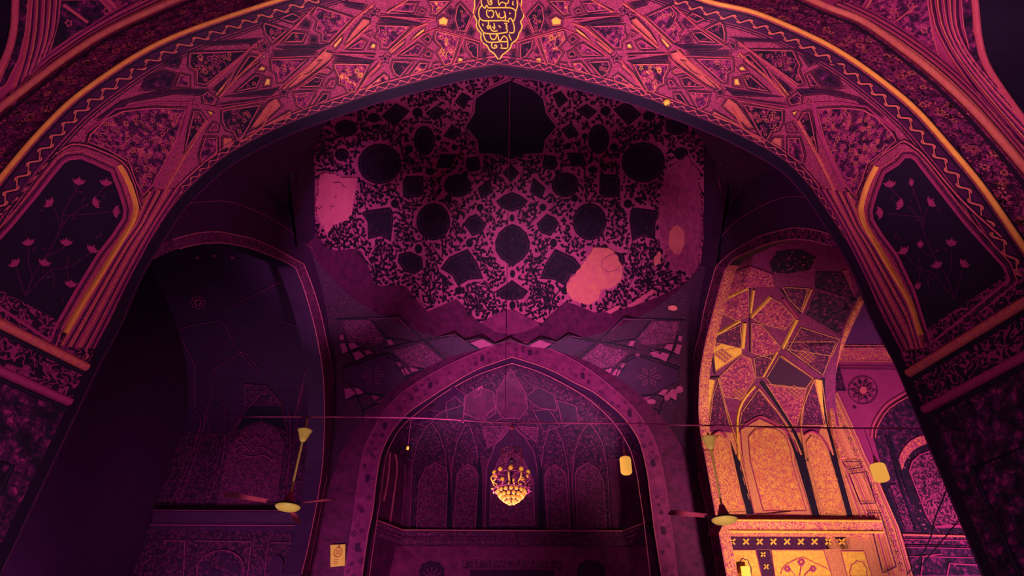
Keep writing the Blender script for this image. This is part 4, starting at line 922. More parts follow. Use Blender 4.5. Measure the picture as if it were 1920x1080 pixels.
for (x0_, z0_), (x1_, z1_) in (((1570,735),(1598,796)), ((1598,796),(1623,855)), ((1623,855),(1648,903)), ((1648,903),(1686,990)), ((1686,990),(1712,1080))):
    a_, b_ = pq.hit(x0_, z0_)[0], pq.hit(x1_, z1_)[0]; m3.add([a_, b_, b_+Vector((0, .5, 0)), a_+Vector((0, .5, 0))], [(0, 1, 2, 3)], 'ink')
pier = m3.build('wall_pier', None, **ST)
def a1(L): return [(1290+x/4.8, 450+y/4.8) for x, y in L]
def a2(L): return [(1290+x/4.8, 640+y/4.8) for x, y in L]
def a3(L): return [(1290+x/4.8, 855+y/4.8) for x, y in L]
def fac(q, mt, ol='bay_pale', lift=.02, w_=1.4):
    fill(RBm, q, T, mt, lift, 16)
    if mt in ('bay_floral', 'bay_floral_dark'): scatter(RBm, inset(q, 2), T, 8, ['bay_gold', 'orange_paint', 'plum_paint'] if mt == 'bay_floral' else ['orange_paint', 'rose_line', 'bay_gold'], (2.5, 4.5), .4, ['plum_paint', 'bay_gold', 'dark_line'], int(q[0][0]))
    if ol: line(RBm, q, T, w_, ol, lift+.02, 8, True)
fac(a1([(360,300),(560,230),(760,300),(780,420),(550,430),(330,530),(300,560),(330,400)]), 'bay_floral', 'bay_plain')
fac(a1([(330,540),(540,430),(550,680),(430,720),(280,640)]), 'bay_floral'); fac(a1([(565,690),(740,520),(830,560),(960,700),(870,800),(660,750)]), 'bay_floral')
fac(a1([(850,420),(1080,430),(1010,640),(900,520)]), 'bay_floral_dark'); fac(a1([(1050,670),(1140,440),(1500,540),(1370,860)]), 'floral_plum', 'magenta_paint'); fac(a1([(1150,280),(1390,290),(1500,530),(1140,420)]), 'floral_plum', 'plum_paint')
fac(a1([(1010,780),(1360,890),(1290,1040),(900,980)]), 'bay_floral_dark'); fac(a1([(240,860),(465,760),(485,960),(440,965),(250,1000)]), 'bay_floral_dark'); fac(a1([(570,740),(660,760),(830,960),(760,1070),(570,1010)]), 'bay_floral')
fac(a1([(730,200),(800,100),(1000,80),(1150,150),(1100,260),(900,300),(760,290)]), 'floral_dark', None); fac(a1([(1380,280),(1440,260),(1500,520)]), 'bay_floral', None)
fac(a2([(225,0),(480,60),(480,110),(240,270)]), 'bay_gold'); fac(a2([(280,320),(480,120),(560,150),(600,330),(480,520),(330,500)]), 'bay_floral'); fac(a2([(590,150),(790,100),(670,320),(610,320)]), 'bay_floral_dark')
fac(a2([(700,330),(820,130),(1120,330),(1050,430),(760,400)]), 'plum_paint'); fac(a2([(700,380),(1060,420),(1020,600),(960,800),(840,600)]), 'bay_floral'); fac(a2([(900,0),(1330,0),(1210,300),(880,60)]), 'bay_floral_dark')  # first facet is a recess, its shade painted flat in plum
fac(a2([(460,760),(480,640),(630,430),(800,640),(930,800),(760,720),(640,680),(520,740)]), 'bay_floral_dark'); fac(a2([(190,760),(220,500),(270,350),(310,500),(370,760)]), 'bay_floral_dark'); fac(a2([(1020,760),(1040,560),(1130,340),(1180,560),(1240,760)]), 'bay_floral_dark')
fac(a2([(140,330),(240,350),(200,560),(180,760),(120,760)]), 'bay_gold'); fac(a2([(1140,340),(1200,350),(1260,780),(1225,780)]), 'bay_gold')
for i in range(4):      # lattice fields
    for j in range(3):
        for ox, oy, s in ((1345, 655, 9.5), (1377, 730, 8.5), (1500, 655, 10), (1480, 725, 9)):
            cx, cy = ox+(i-j)*s*.55+8, oy+(i+j)*s*.45; q = [(cx, cy-s*.42), (cx+s*.5, cy), (cx, cy+s*.42), (cx-s*.5, cy)]; line(RBm, q, T, 1, 'bay_pale', .05, 8, True); fill(RBm, inset(q, 1.5), T, 'magenta_paint', .045, 0)
for L, f, w_, mt in (([(350,510),(540,430)], a1, 5, 'bay_gold'), ([(590,440),(560,650)], a1, 6, 'bay_gold'), ([(745,505),(565,690)], a1, 6, 'bay_gold'), ([(1110,430),(1020,640)], a1, 5, 'bay_pale'), ([(850,520),(985,700)], a1, 7, 'magenta_paint'), ([(830,440),(1010,660)], a1, 3, 'ink'),
  ([(1050,670),(1380,870)], a1, 4, 'ink'), ([(1150,420),(1510,540)], a1, 3, 'ink'), ([(250,850),(470,720)], a1, 6, 'bay_gold'), ([(510,740),(490,970)], a1, 9, 'bay_gold'), ([(550,430),(555,1000)], a1, 2, 'plum_paint'), ([(980,710),(850,970)], a1, 6, 'bay_gold'), ([(660,760),(840,970)], a1, 3, 'ink'),
  ([(880,60),(1210,300)], a2, 5, 'ink'), ([(830,120),(1120,330)], a2, 3, 'bay_pale'), ([(800,90),(670,320)], a2, 4, 'bay_gold'), ([(600,400),(480,560),(440,760),(460,1080)], a2, 6, 'bay_gold'), ([(655,360),(800,560),(950,800),(1070,1080)], a2, 7, 'ink'), ([(630,420),(790,620),(900,790),(980,1000)], a2, 3, 'bay_pale'),
  ([(1130,340),(1040,560),(1010,760),(1060,1080)], a2, 3, 'bay_pale'), ([(1215,330),(1225,560),(1255,760),(1340,1080)], a2, 7, 'ink'), ([(210,0),(240,290)], a2, 5, 'plum_paint'), ([(270,330),(330,560),(390,760),(480,1080)], a2, 3, 'bay_pale'), ([(170,330),(280,320)], a2, 6, 'plum_paint'),
  ([(490,770),(640,680),(760,730),(900,830),(980,1000)], a2, 4, 'magenta_paint'), ([(210,860),(280,815),(350,870)], a2, 3, 'magenta_paint'), ([(1040,850),(1110,815),(1200,870),(1280,1000)], a2, 3, 'magenta_paint')):
    rib(RBm, smooth(f(L), 3), T, w_, .07 if mt != 'ink' else .03, mt)
# arched panels on the bay's back wall
fac(a2([(235,900),(280,850),(335,885),(370,960),(385,1040)])+a3([(400,80),(520,510),(330,515),(255,100),(230,0)]), 'leaf_panel', 'bay_pale', .03)
fac(a2([(470,800),(640,700),(870,810),(960,1000)])+a3([(960,60),(1110,540),(590,520),(490,0)]), 'bay_pale', 'magenta_paint', .02)
fac(a2([(540,870),(600,800),(700,780),(800,800),(880,870),(920,1000)])+a3([(930,60),(1060,500),(675,500),(560,60)]), 'bay_script', 'magenta_paint', .04)
fac(a2([(1060,920),(1110,850),(1190,900),(1260,1040)])+a3([(1330,180),(1410,540),(1220,530),(1090,60)]), 'leaf_panel', 'bay_pale', .03)
for q in (a2([(380,900),(430,1040)])+a3([(450,0),(590,530),(525,530),(405,0)]), a2([(890,820),(960,900),(1010,1040)])+a3([(1040,0),(1180,550),(1120,550),(960,0)]), a2([(1240,900),(1300,1040)])+a3([(1330,0),(1480,550),(1430,550),(1275,0)])): fill(RBm, q, T, 'ink', .05, 0)
for L in ([(480,0),(600,520)], [(1060,60),(1200,540)], [(1360,60),(1500,540)], [(440,0),(545,400)]): rib(RBm, a3(L), T, 2.2, .05, 'bay_pale')
T_ = T; T = Plane((0, YB-.03, 0), (0, -1, 0))
for L in ([(1420,200),(1560,600),(1660,690)], [(1540,100),(1700,420),(1900,900)], [(1370,40),(1530,400),(1600,560)]): line(RBm, a3(L), T, 2, 'magenta_paint', .09)
for L in ([(1440,170),(1590,150),(1680,430),(1540,440)], [(1610,520),(1720,520),(1860,1000),(1740,1060)], [(1380,60),(1530,60),(1560,110),(1430,130)]): line(RBm, a3(L), T, 2, 'plum_paint', .09, 8, True)
for off_ in (6, 34, 42):
    L_ = [(1569+off_*-.9+4, 742), (1598-off_*.95, 796), (1623-off_, 855), (1648-off_, 903), (1686-off_*1.05, 990), (1712-off_*1.1, 1080)]
    line(RBm, L_, T, 2.2, 'magenta_paint' if off_ != 34 else 'orange_paint', .05)
for k in range(30):
    f = k/30; v = 760+320*f; u = np.interp(v, [742, 796, 855, 903, 990, 1080], [1566, 1590, 1615, 1640, 1677, 1702]); P, N = T.hit(u-9, v); rosette(RBm, P, N, .075, 'magenta_paint' if k % 2 else 'plum_paint', 5, False, .05, k)
T = T_
# transverse arch between the two bays
TA = MB(); tP = []
for p, y in (((1615,560),15.6), ((1606,580),16.2), ((1585,625),17.4), ((1568,668),18.4), ((1560,705),18.9), ((1557,745),YB-.1), ((1561,800),YB-.1), ((1580,860),YB-.1)): tP.append(PY(y).hit(*p)[0])
tP = smv(tP, 5); TA.tube(tP, .10, 'bay_scroll', 8); TA.tube([p+Vector((.10, -.02, 0)) for p in tP], .02, 'bay_pale', 6)

TA.build('transverse_arch', ob)
# ledge, star frieze and lower panels
zL = PY(YB).hit(*a3([(900,600)])[0])[0].z; zM = PY(YB).hit(*a3([(900,692)])[0])[0].z
LM = MB()
x0, x1 = HB+.02, 11.0
LM.grid([[Vector((x, YB-o, z)) for x in (x0, x1)] for o, z in ((0, zL+.12), (.20, zL+.06), (.22, zL-.05), (.12, zM+.1), (.10, zM-.08), (0, zM-.12))], 'bay_scroll')
LM.tube([(x0, YB-.23, zL), (x1, YB-.23, zL)], .03, 'bay_gold', 8); LM.tube([(x0, YB-.13, zM), (x1, YB-.13, zM)], .035, 'bay_gold', 8)
LM.build('ledge', ob)
fac(a3([(350,725),(1450,730),(1470,840),(370,845)]), 'plum_paint', None, .02)
for k in range(9):
    cx, cy = a3([(395+k*123, 775)])[0]
    for a in (0, 1):
        d = 5.2; v_ = [(cx-d, cy-d), (cx+d, cy+d)] if a else [(cx-d, cy+d), (cx+d, cy-d)]; line(RBm, v_, T, 3, 'bay_gold', .05, 4)
fac(a3([(370,850),(605,850),(660,1090),(430,1090)]), 'bay_gold', 'magenta_paint', .03); fac(a3([(745,850),(1215,850),(1290,1090),(780,1090)]), 'bay_gold', 'magenta_paint', .03); fac(a3([(1370,860),(1580,860),(1650,1090),(1430,1090)]), 'bay_gold', 'magenta_paint', .03)
fac(a3([(610,850),(735,850),(775,1090),(665,1090)]), 'plum_paint', None, .025)
for cx, cy in a3([(672, 890), (700, 1000)]):
    for a in (0, 1): d = 4; v_ = [(cx-d, cy-d), (cx+d, cy+d)] if a else [(cx-d, cy+d), (cx+d, cy-d)]; line(RBm, v_, T, 2.5, 'bay_gold', .05, 4)
line(RBm, smooth(a3([(830,1070),(860,1000),(960,940),(1030,920),(1100,950),(1250,1020)]), 3), T, 2, 'orange_paint', .05)
cart(RBm, *a3([(1530,1050)])[0], 15, T, 'magenta_paint', 'bay_floral', 20); cart(RBm, *a3([(500,1050)])[0], 13, T, 'plum_paint', 'bay_floral', 24)
for c_, r_ in ((a3([(1015,960)])[0], 8), (a3([(890,1020)])[0], 7), (a3([(1120,1020)])[0], 7)):
    for k in range(6): an = k*math.pi/3; fill(RBm, ell(c_[0]+r_*.6*math.cos(an), c_[1]+r_*.6*math.sin(an), r_*.35, r_*.35, 8), T, 'magenta_paint', .05, 0)
for L in ([(1000,1080),(1010,1020),(1015,970)], [(960,1080),(930,1040),(890,1020)], [(1040,1080),(1080,1040),(1120,1020)]): line(RBm, a3(L), T, 1.5, 'magenta_paint', .05)
RBm.build('painted_panel', ob)
# far bay on the right
FB_ = MB(); FY = YB+.5
FB_.add([(10.3, FY, 0), (17, FY, 0), (17, FY, 14), (10.3, FY, 14)], [(0, 1, 2, 3)], 'far_plaster'); 
FB_.add([(11.15, 7.6, 13.6), (17, 7.6, 13.6), (17, FY, 13.6), (11.15, FY, 13.6)], [(0, 1, 2, 3)], 'dim_plaster')
fo = FB_.build('wall_far_bay', None, **ST); FT = Plane((0, FY, 0), (0, -1, 0)); FD = MB()
def a4(L): return [(1560+x/2.25, 600+y/2.25) for x, y in L]
fill(FD, a4([(20,0),(200,0),(215,60),(40,60)]), FT, 'plum_paint', .02); line(FD, a4([(60,24),(200,26)]), FT, 2.5, 'rose_line', .04)
for k in range(5):
    for j in range(2):
        q = [(a, b) for a, b in a4([(92+k*28-j*10, 30+j*28), (104+k*28-j*10, 34+j*28), (108+k*28-j*10, 54+j*28), (94+k*28-j*10, 50+j*28)])]; fill(FD, q, FT, 'ink', .03, 0)
fill(FD, a4([(30,98),(228,98),(240,118),(30,118)]), FT, 'scroll_plum', .03); fill(FD, a4([(30,118),(235,118),(255,178),(20,175)]), FT, 'scroll_bright', .03)
for y in (110, 175): line(FD, a4([(20,y),(250,y+2)]), FT, 2, 'orange_paint', .05)
for y in (196, 208): line(FD, a4([(20,y),(280,y+2)]), FT, 1.5, 'plum_paint', .04)
cx, cy = a4([(130,298)])[0]
for k in range(10):
    a = k*math.pi/5; fill(FD, [(cx+r*math.cos(a+d), cy+r*.95*math.sin(a+d)) for r, d in ((5, 0), (17, -.22), (25, 0), (17, .22))], FT, 'scroll_plum', .03, 0)
fill(FD, ell(cx, cy, 7, 7, 12), FT, 'rose_line', .04, 0); line(FD, ell(cx, cy, 27, 26, 20), FT, 1.5, 'plum_paint', .03, 8, True); fill(FD, ell(*a4([(95,370)])[0], 3, 3, 8), FT, 'plum_paint', .03, 0)
fill(FD, a4([(175,500),(185,450),(230,380),(320,310),(440,300),(720,900),(700,1000),(290,900)]), FT, 'floral_plum', .02, 30)
for L in ([(165,500),(175,440),(230,360),(320,305)], [(180,500),(190,450),(240,375),(330,320)]): line(FD, smooth(a4(L), 3), FT, 2, 'rose_line', .05)
for L in ([(228,490),(250,560),(300,740),(355,895)], [(240,490),(275,600),(330,760)], [(185,600),(230,740),(300,900)]): line(FD, a4(L), FT, 4, 'ink', .06)
fill(FD, a4([(240,700),(270,690),(300,760),(345,890),(310,895)]), FT, 'scroll_plum', .05); fill(FD, a4([(195,660),(215,660),(300,895),(280,895)]), FT, 'ink', .05)
fill(FD, a4([(275,620),(300,560),(350,500),(430,480),(600,900),(380,900)]), FT, 'floral_dark', .035, 20)
fill(FD, smooth(a4([(275,610),(290,560),(330,510),(400,485),(415,515),(350,545),(310,590),(290,640)]), 3, True), FT, 'scroll_bright', .05, 12)
SCP = a4([(322,640),(335,600),(370,570),(430,550),(480,620),(600,870),(560,862),(420,868),(395,830)]); fill(FD, SCP, FT, 'script_panel', .06, 16); line(FD, SCP, FT, 2, 'magenta_paint', .07, 8, True)
fill(FD, a4([(430,862),(600,862),(605,878),(430,880)]), FT, 'magenta_paint', .07, 20)
fill(FD, a4([(290,900),(620,905),(640,950),(310,945)]), FT, 'scroll_plum', .05); fill(FD, a4([(310,950),(645,955),(700,1080),(340,1080)]), FT, 'floral_plum', .05)
for y, w_ in ((910, 3), (928, 1.5), (962, 1.5), (1000, 1.5)): line(FD, a4([(290+(y-900)*.3,y),(620+(y-900)*.4,y+8)]), FT, w_, 'orange_paint' if w_ > 2 else 'magenta_paint', .09)
for L in ([(480,1080),(490,1030),(660,1040),(690,1080)], [(370,1080),(380,1000),(460,990)]): line(FD, a4(L), FT, 2, 'magenta_paint', .08)
fill(FD, a4([(60,300),(20,300),(0,200),(10,120)]), FT, 'floral_plum', .01)
FD.build('painted_panel', fo)
# left bay, its dimness put into darker paint
T, ob = BT['left']; LB = MB()
def b1(L): return [(300+x/2.84, 700+y/2.84) for x, y in L]
def b2(L): return [(300+x/3, 400+y/3) for x, y in L]
def facl(q, mt, ol='net_light', lift=.02, w_=.8):
    fill(LB, q, T, mt, lift, 16)
    if ol: line(LB, q, T, w_, ol, lift+.02, 8, True)
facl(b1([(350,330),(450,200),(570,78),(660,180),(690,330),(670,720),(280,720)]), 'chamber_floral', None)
facl(b1([(400,330),(450,210),(570,82),(650,180),(680,320),(620,290),(540,258),(450,290)]), 'ink', 'ring_plaster', .03)  # pointed recess, its shade painted flat in ink
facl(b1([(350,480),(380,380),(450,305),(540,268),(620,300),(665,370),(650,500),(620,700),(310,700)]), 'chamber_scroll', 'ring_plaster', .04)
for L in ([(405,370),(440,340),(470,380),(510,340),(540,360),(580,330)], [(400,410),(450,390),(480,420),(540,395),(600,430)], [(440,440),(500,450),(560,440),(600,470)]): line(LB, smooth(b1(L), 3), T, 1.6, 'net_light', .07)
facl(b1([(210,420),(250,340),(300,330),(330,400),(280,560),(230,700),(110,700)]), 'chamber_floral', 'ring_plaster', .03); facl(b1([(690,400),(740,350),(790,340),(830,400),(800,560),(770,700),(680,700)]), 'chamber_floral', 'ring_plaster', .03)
for q in (b1([(290,80),(350,180),(355,330),(270,330),(250,200)]), b1([(770,60),(830,200),(800,300),(720,330)])): facl(q, 'dim_plaster_dark', 'ring_plaster', .03)
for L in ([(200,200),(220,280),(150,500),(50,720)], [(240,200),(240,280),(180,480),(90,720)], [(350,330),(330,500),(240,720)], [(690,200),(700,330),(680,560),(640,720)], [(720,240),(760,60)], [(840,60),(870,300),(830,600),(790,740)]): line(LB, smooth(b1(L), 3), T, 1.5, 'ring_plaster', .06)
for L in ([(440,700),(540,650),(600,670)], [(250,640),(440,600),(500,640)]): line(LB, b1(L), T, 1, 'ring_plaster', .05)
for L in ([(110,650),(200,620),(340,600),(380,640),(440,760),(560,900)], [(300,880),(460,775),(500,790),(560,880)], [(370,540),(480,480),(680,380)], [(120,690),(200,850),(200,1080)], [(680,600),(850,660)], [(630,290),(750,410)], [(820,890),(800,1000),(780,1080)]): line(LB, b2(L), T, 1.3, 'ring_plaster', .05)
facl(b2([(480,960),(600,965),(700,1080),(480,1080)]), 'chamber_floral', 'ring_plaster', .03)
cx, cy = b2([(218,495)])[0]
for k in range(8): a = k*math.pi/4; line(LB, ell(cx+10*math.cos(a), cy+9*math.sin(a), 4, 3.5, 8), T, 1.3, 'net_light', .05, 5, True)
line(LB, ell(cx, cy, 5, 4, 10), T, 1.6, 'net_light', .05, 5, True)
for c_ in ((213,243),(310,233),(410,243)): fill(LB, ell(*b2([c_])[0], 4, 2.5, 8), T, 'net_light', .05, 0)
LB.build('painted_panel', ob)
zL = PY(YB).hit(*b1([(400,742)])[0])[0].z; zM = PY(YB).hit(*b1([(400,815)])[0])[0].z
LM = MB(); x0, x1 = -HB-.02, -11.0
LM.grid([[Vector((x, YB-o, z)) for x in (x0, x1)] for o, z in ((0, zL+.12), (.20, zL+.06), (.22, zL-.05), (.12, zM+.1), (.10, zM-.08), (0, zM-.12))], 'dim_plaster')
LM.tube([(x0, YB-.23, zL), (x1, YB-.23, zL)], .014, 'ring_plaster', 8); LM.tube([(x0, YB-.13, zM), (x1, YB-.13, zM)], .014, 'net_light', 8)
LM.build('ledge', ob)
L2 = MB()
def ll(L, w_, mt, cl=False): line(L2, b1(L), T, w_, mt, .05, 8, cl)
ll([(20,895),(135,895),(130,1080)], 1.2, 'net_light'); ll([(560,1080),(580,905),(705,905),(680,1080)], 1.5, 'ring_plaster'); ll([(190,895),(490,900),(470,1080)], 1.2, 'net_light')
fill(L2, smooth(b1([(200,1080),(210,1010),(270,960),(350,945),(420,975),(450,1030),(440,1090)]), 3), T, 'chamber_floral', .03, 14); line(L2, smooth(b1([(200,1080),(210,1010),(270,960),(350,945),(420,975),(450,1030),(440,1090)]), 3), T, 2, 'ring_plaster', .05)
for c_ in ((250,1030),(345,985),(405,1040),(300,1070)): fill(L2, ell(*b1([c_])[0], 9, 8, 10), T, 'dim_plaster_dark', .06, 0)
fill(L2, smooth(b1([(590,1080),(590,1000),(625,970),(660,1000),(655,1080)]), 3), T, 'dim_plaster', .05, 0)
L2.build('painted_panel', ob)
# ================================================================== THINGS
YT = 12.0
def at(u, v, y): return PY(y).hit(u, v)[0]
# tie cable across the chamber
c0 = at(505, 776, YT); c0.x = -HB; zc = at(763, 783, YT).z; zr = at(1290, 797, YT).z; zc2 = at(1900, 806, YT).z
cb = MB(); cp = [Vector((-HB-.02, YT, zc+.02)), at(763, 783, YT), at(940, 792, YT), at(1100, 793, YT), at(1290, 797, YT), at(1480, 801, YT), at(1640, 803, YT), Vector((12.6, YT, at(1640, 803, YT).z))]
cb.tube(smv(cp, 5), .016, 'cable_skin', 6)
for u in (868, 935, 1082, 1015): p = at(u, 791, YT); cb.ball(p, .025, 'net_light', 6, 4)
o = cb.build('tie_cable', None); o['label'] = 'long thin pink tie cable stretched level across the domed chamber'; o['category'] = 'cable'
cb = MB(); cb.tube([at(946, 592, 17.0)*0+Vector((-.02, YT, DC.z+math.sqrt(HB**2-(YT-YC)**2)-.02)), at(948, 700, YT), at(948, 770, YT)], .008, 'cable_skin', 6)
lp = [at(x, y, YT) for x, y in ((948,770),(944,776),(938,784),(938,790),(944,796),(954,799),(962,797))]; cb.tube(smv(lp, 4), .009, 'cable_skin', 6)
o = cb.build('hanging_wire', None); o['label'] = 'thin vertical wire from dome to cable, ending in a small loop above the chandelier'; o['category'] = 'wire'
# ceiling fans
def fan(name, label, u, vtop, vcan, vbot, blades, rod='white_enamel'):
    top = at(*vtop, YT); bot = at(*vbot, YT); x = (top.x+bot.x)/2; zt, zb_ = top.z, bot.z; zc_ = at(*vcan, YT).z
    r = empty(name, (x, YT, zb_-.16), label=label, category='fan', group='ceiling fans hung from the tie cable')
    def part(n, mb, sm=True):
        for i, p in enumerate(mb.v): mb.v[i] = (p[0]-x, p[1]-YT, p[2]-(zb_-.16))
        return mb.build(n, r, sm)
    mb = MB(); mb.tube([(x, YT, zb_+.05), (x, YT, max(zt, zc_))], .022, rod, 10); part('rod', mb)
    mb = MB(); mb.lathe((x, YT, zc_), [(.02, -.17), (.05, -.155), (.085, -.08), (.125, .045), (.155, .075), (.15, .085), (.02, .07)], 'white_enamel', 20); part('canopy', mb)
    mb = MB(); mb.lathe((x, YT, zb_), [(.03, .20), (.05, .19), (.065, .12), (.10, .05), (.105, .0), (.05, -.005)], 'fan_blade_paint', 20); part('coupling', mb)
    mb = MB(); mb.lathe((x, YT, zb_), [(.05, -.01), (.17, -.02), (.235, -.05), (.24, -.075)], 'dark_metal', 28); part('housing_top', mb)
    mb = MB(); mb.lathe((x, YT, zb_), [(.24, -.078), (.235, -.10), (.19, -.135), (.10, -.155), (.001, -.16)], 'white_enamel', 28); part('motor_bowl', mb)
    for a in blades:
        a = math.radians(a); d = Vector((math.cos(a), math.sin(a), 0)); n = Vector((-d.y, d.x, 0)); c = Vector((x, YT, zb_-.055)); mb = MB()
        rows = []
        for k in range(9):
            f = k/8; L = .40+.78*f; hw = .055+.03*math.sin(f*math.pi*.55)*1.1
            if k == 8: hw *= .8
            rows.append([c+d*L+n*(hw*s)+Vector((0, 0, .016*s+h-.02*f)) for s, h in ((-1, 0), (1, 0), (1, .012), (-1, .012))])
        mb.grid(rows, 'fan_blade_paint', True); mb.add(rows[0], [(0, 1, 2, 3)], 'fan_blade_paint'); mb.add(rows[-1], [(3, 2, 1, 0)], 'fan_blade_paint')
        b = part('blade', mb, False)
        m3 = MB(); m3.box(c+d*.31, (.24, .05, .02), 'dark_metal', a); 
        for i, p in enumerate(m3.v): m3.v[i] = (p[0]-x, p[1]-YT, p[2]-(zb_-.16))
        m3.build('blade_bracket', b)
    return r
fan('ceiling_fan', 'pale yellow ceiling fan on a long rod in front of the dim left bay', 0, (577,786), (573,814), (541,942), (-23, 97, 217))
fan('ceiling_fan', 'pale yellow ceiling fan with dark blades in front of the brightly lit orange bay', 0, (1327,812), (1330,828), (1357,966), (-25, 88, 200))
# hanging lamps
def lamp(name, label, u, vt, v0, v1, ry, y=YT, group=None, zt=None):
    a, b = at(u, v0, y), at(u, v1, y); h = a.z-b.z; x = b.x; c = Vector((x, y, b.z)); t = zt if zt else at(u, vt, y).z
    r = empty(name, c, label=label, category='lamp')
    if group: r['group'] = group
    def part(n, mb, par=r, sm=True):
        for i, p in enumerate(mb.v): mb.v[i] = (p[0]-x, p[1]-y, p[2]-b.z)
        return mb.build(n, par, sm)
    mb = MB(); w2 = wpx(b, ry)
    mb.lathe(c, [(.001, 0), (w2*.7, .005*h), (w2*.93, h*.07), (w2, h*.16), (w2, h*.84), (w2*.9, h*.95), (w2*.55, h), (.001, h)], 'lamp_glass', 20); part('bulb', mb)
    mb = MB(); mb.lathe(c+Vector((0, 0, h)), [(w2*.42, -.01), (w2*.4, h*.08), (w2*.26, h*.1), (w2*.26, h*.26), (w2*.16, h*.32), (w2*.14, h*.5), (.004, h*.52)], 'bare_plaster_pale', 14); part('socket', mb)
    mb = MB(); mb.tube([c+Vector((0, 0, h*1.4)), Vector((c.x, y, t))], .007, 'cable_skin', 6); part('flex', mb)
    return r
lamp('hanging_lamp', 'large glowing drum-shaped bulb hanging inside the right side of the central arch', 1175, 797, 857, 889, 11.5)
lamp('hanging_lamp', 'large glowing bulb hanging in front of the far bay at the right', 1655, 803, 870, 902, 13)
lamp('hanging_lamp', 'tiny dim bulb on a long flex in the left side of the central arch', 764, 784, 837, 843, 2.5)
# chandelier
cx = at(959, 900, YT); X = cx.x; s = wpx(cx, 1.0)*1.0
Z = lambda v: at(959, v, YT).z
ch = empty('chandelier', (X, YT, Z(945)), label='crystal chandelier with gold glass globes hanging in the central arch', category='chandelier')
def cpart(n, mb, par=None, sm=True):
    for i, p in enumerate(mb.v): mb.v[i] = (p[0]-X, p[1]-YT, p[2]-Z(945))
    return mb.build(n, par or ch, sm)
mb = MB(); mb.tube([(X, YT, Z(796.5)), (X, YT, Z(858))], .007, 'cable_skin', 6); mb.ball((X, YT, Z(802)), .05, 'edge_gilding', 8, 6); cpart('chain', mb)
mb = MB(); mb.tube([(X, YT, Z(858)), (X, YT, Z(925))], .02, 'dark_metal', 8); mb.lathe((X, YT, Z(864)), [(.02, .05), (.07, .02), (.09, -.02), (.02, -.05)], 'dark_metal', 14); mb.lathe((X, YT, Z(876)), [(.02, .06), (.035, 0), (.02, -.06)], 'bright_gold', 10); cpart('stem', mb)
R1 = wpx(cx, 27)
for zz, rr, k in ((Z(845), R1*.80, 0), (Z(893), R1*1.33, 1), (Z(920), R1*1.36, 2)):
    mb = MB(); mb.tube([(X+rr*math.cos(a*math.pi/12), YT+rr*math.sin(a*math.pi/12), zz) for a in range(24)], .012, 'crystal', 6, True)
    for a in range(4): mb.tube([(X, YT, zz), (X+rr*math.cos(a*math.pi/2+.5), YT+rr*math.sin(a*math.pi/2+.5), zz)], .008, 'crystal', 6)
    cpart('ring', mb)
for k in range(14):
    a = 2*math.pi*k/14; rr = R1*.80; mb = MB(); z0, z1 = Z(845), Z(872)
    for j in range(6): mb.ball((X+rr*math.cos(a), YT+rr*math.sin(a), z0+(z1-z0)*(j+.5)/6), .017, 'crystal', 6, 4)
    mb.tube([(X+rr*math.cos(a), YT+rr*math.sin(a), z0), (X+rr*math.cos(a), YT+rr*math.sin(a), z1), (X+R1*1.33*math.cos(a), YT+R1*1.33*math.sin(a), Z(892))], .006, 'crystal', 5)
    cpart('crystal_strand', mb)
for k in range(10):
    a = 2*math.pi*k/10+.2; rr = R1*1.33; mb = MB()
    pz = [(0, Z(893)), (.06, Z(898)), (.02, Z(906)), (-.06, Z(910)), (-.03, Z(916)), (.05, Z(919))]
    mb.tube(smv([Vector((X+(rr+dx)*math.cos(a), YT+(rr+dx)*math.sin(a), z)) for dx, z in pz], 4), .015, 'bright_gold' if k % 3 else 'crystal', 6); cpart('scroll_arm', mb)
g0 = None
def globe(p, r):
    global g0
    p = Vector(p)-Vector((X, YT, Z(945)))
    if g0 is None:
        m_ = MB(); m_.ball((0, 0, 0), 1, 'globe_glass', 12, 8); g0 = m_.build('globe', ch, True); o = g0
    else:
        o = g0.copy(); COL.objects.link(o); o.parent = ch
    o.location = p; o.scale = (r,)*3
for k in range(10): a = 2*math.pi*k/10-.35; globe((X+R1*1.33*math.cos(a), YT+R1*1.33*math.sin(a), Z(889)), .042)
for v_, rr, n in ((923, 1.02, 16), (930, .86, 14), (936, .62, 10), (941, .36, 6), (944, .08, 1)):
    for k in range(n): a = 2*math.pi*(k+.5*(n % 4))/n; globe((X+R1*rr*math.cos(a), YT+R1*rr*math.sin(a), Z(v_)), .038)
mb = MB()
for v_, rr in ((925, 1.02), (938, .5)): mb.tube([(X+R1*rr*math.cos(a*math.pi/10), YT+R1*rr*math.sin(a*math.pi/10), Z(v_)) for a in range(20)], .01, 'dark_metal', 6, True)
cpart('basket_frame', mb)
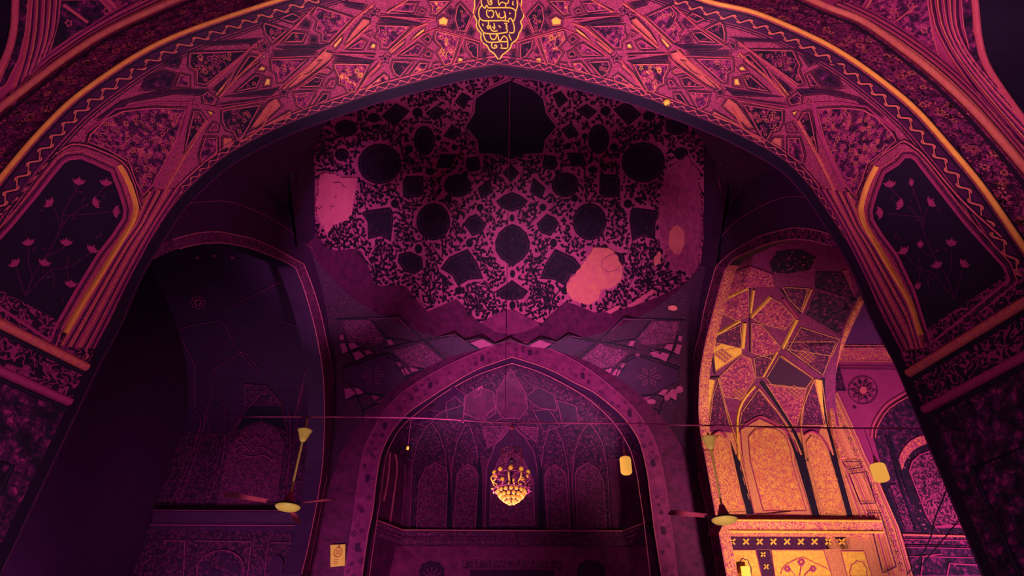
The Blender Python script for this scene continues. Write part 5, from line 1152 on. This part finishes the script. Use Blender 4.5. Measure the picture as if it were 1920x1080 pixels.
# notices and small pieces
def notice(label, px, y, mat='paper', ink=True):
    P = [at(u, v, y) for u, v in px]; c = sum(P, Vector())/4; mb = MB(); n = Vector((0, -.025, 0))
    loc = [p-c for p in P]; mb.add(loc+[p+n for p in loc], [(0, 1, 2, 3), (7, 6, 5, 4), (0, 4, 5, 1), (1, 5, 6, 2), (2, 6, 7, 3), (3, 7, 4, 0)], mat)
    o = mb.build('notice_board', None); o.location = c; o['label'] = label; o['category'] = 'notice'
    if ink:
        m2_ = MB(); w_ = (loc[1]-loc[0]).length; h_ = (loc[3]-loc[0]).length; cc = (loc[0]+loc[1])/2+(loc[3]-loc[0]).normalized()*h_*.36
        m2_.tube([cc+n*1.1+Vector((w_*.26*math.cos(a*math.pi/9), 0, w_*.30*math.sin(a*math.pi/9))) for a in range(18)], w_*.03, 'paper_ink', 4, True)
        for k in range(5): m2_.tube([cc+n*1.1+Vector((-w_*.15, 0, w_*(.14-.07*k))), cc+n*1.1+Vector((w_*.15, 0, w_*(.14-.07*k)))], w_*.015, 'paper_ink', 4)
        m2_.tube([cc+n*1.1+Vector((0, 0, w_*.40)), cc+n*1.1+Vector((0, 0, w_*.32))], w_*.07, 'paper_ink', 5)
        for k in range(3): m2_.tube([cc+n*1.1+Vector((-w_*.2, 0, -w_*(.46+.12*k))), cc+n*1.1+Vector((w_*.1, 0, -w_*(.46+.12*k)))], w_*.02, 'paper_ink', 4)
        m2_.build('printed_emblem', o)
    return o
notice('pale yellow notice with a round emblem on the pillar left of the central arch', [(620,1022),(648,1021),(647,1061),(620,1063)], BK-.03)
notice('blank pale notice leaning against the wall low in the right bay', [(1388,1062),(1404,1062),(1411,1092),(1392,1092)], YB-.25, 'paper', False)
lp = MB(); p, n_ = VS.hit(1252, 190)
lp.ball((0, 0, 0), .05, 'bright_gold', 10, 6); lp.lathe((0, 0, -.03), [(.015, -.05), (.05, -.02), (.07, .02), (.04, .06)], 'bright_gold', 10)  # torn plaster chip on the rim, shaped as a small knob
o = lp.build('plaster_chip', None, True); o.location = p+n_*.04; o['label'] = 'small pale yellow plaster chip on the patterned rim of the big front arch'; o['category'] = 'plaster chip'
fl_ = MB(); c = at(921, 918, 16.0); fl_.ball((0, 0, 0), .03, 'lamp_glass', 8, 6)
# stray wires at the lower right
for k, (px, lb) in enumerate((([(1700,1078),(1722,1050),(1745,1008),(1752,975),(1768,935),(1780,905)], 'loose dark wire rising beside the script panel, the taller curve'), ([(1710,1085),(1738,1047),(1768,1012),(1790,985),(1800,975)], 'loose dark wire branching low toward the far bay ledge'))):
    mb = MB(); P = [at(u, v, 15.0+.6*k) for u, v in px]; mb.tube(smv(P, 4), .014, 'ink', 6); o = mb.build('loose_wire', None); o['label'] = lb; o['category'] = 'wire'
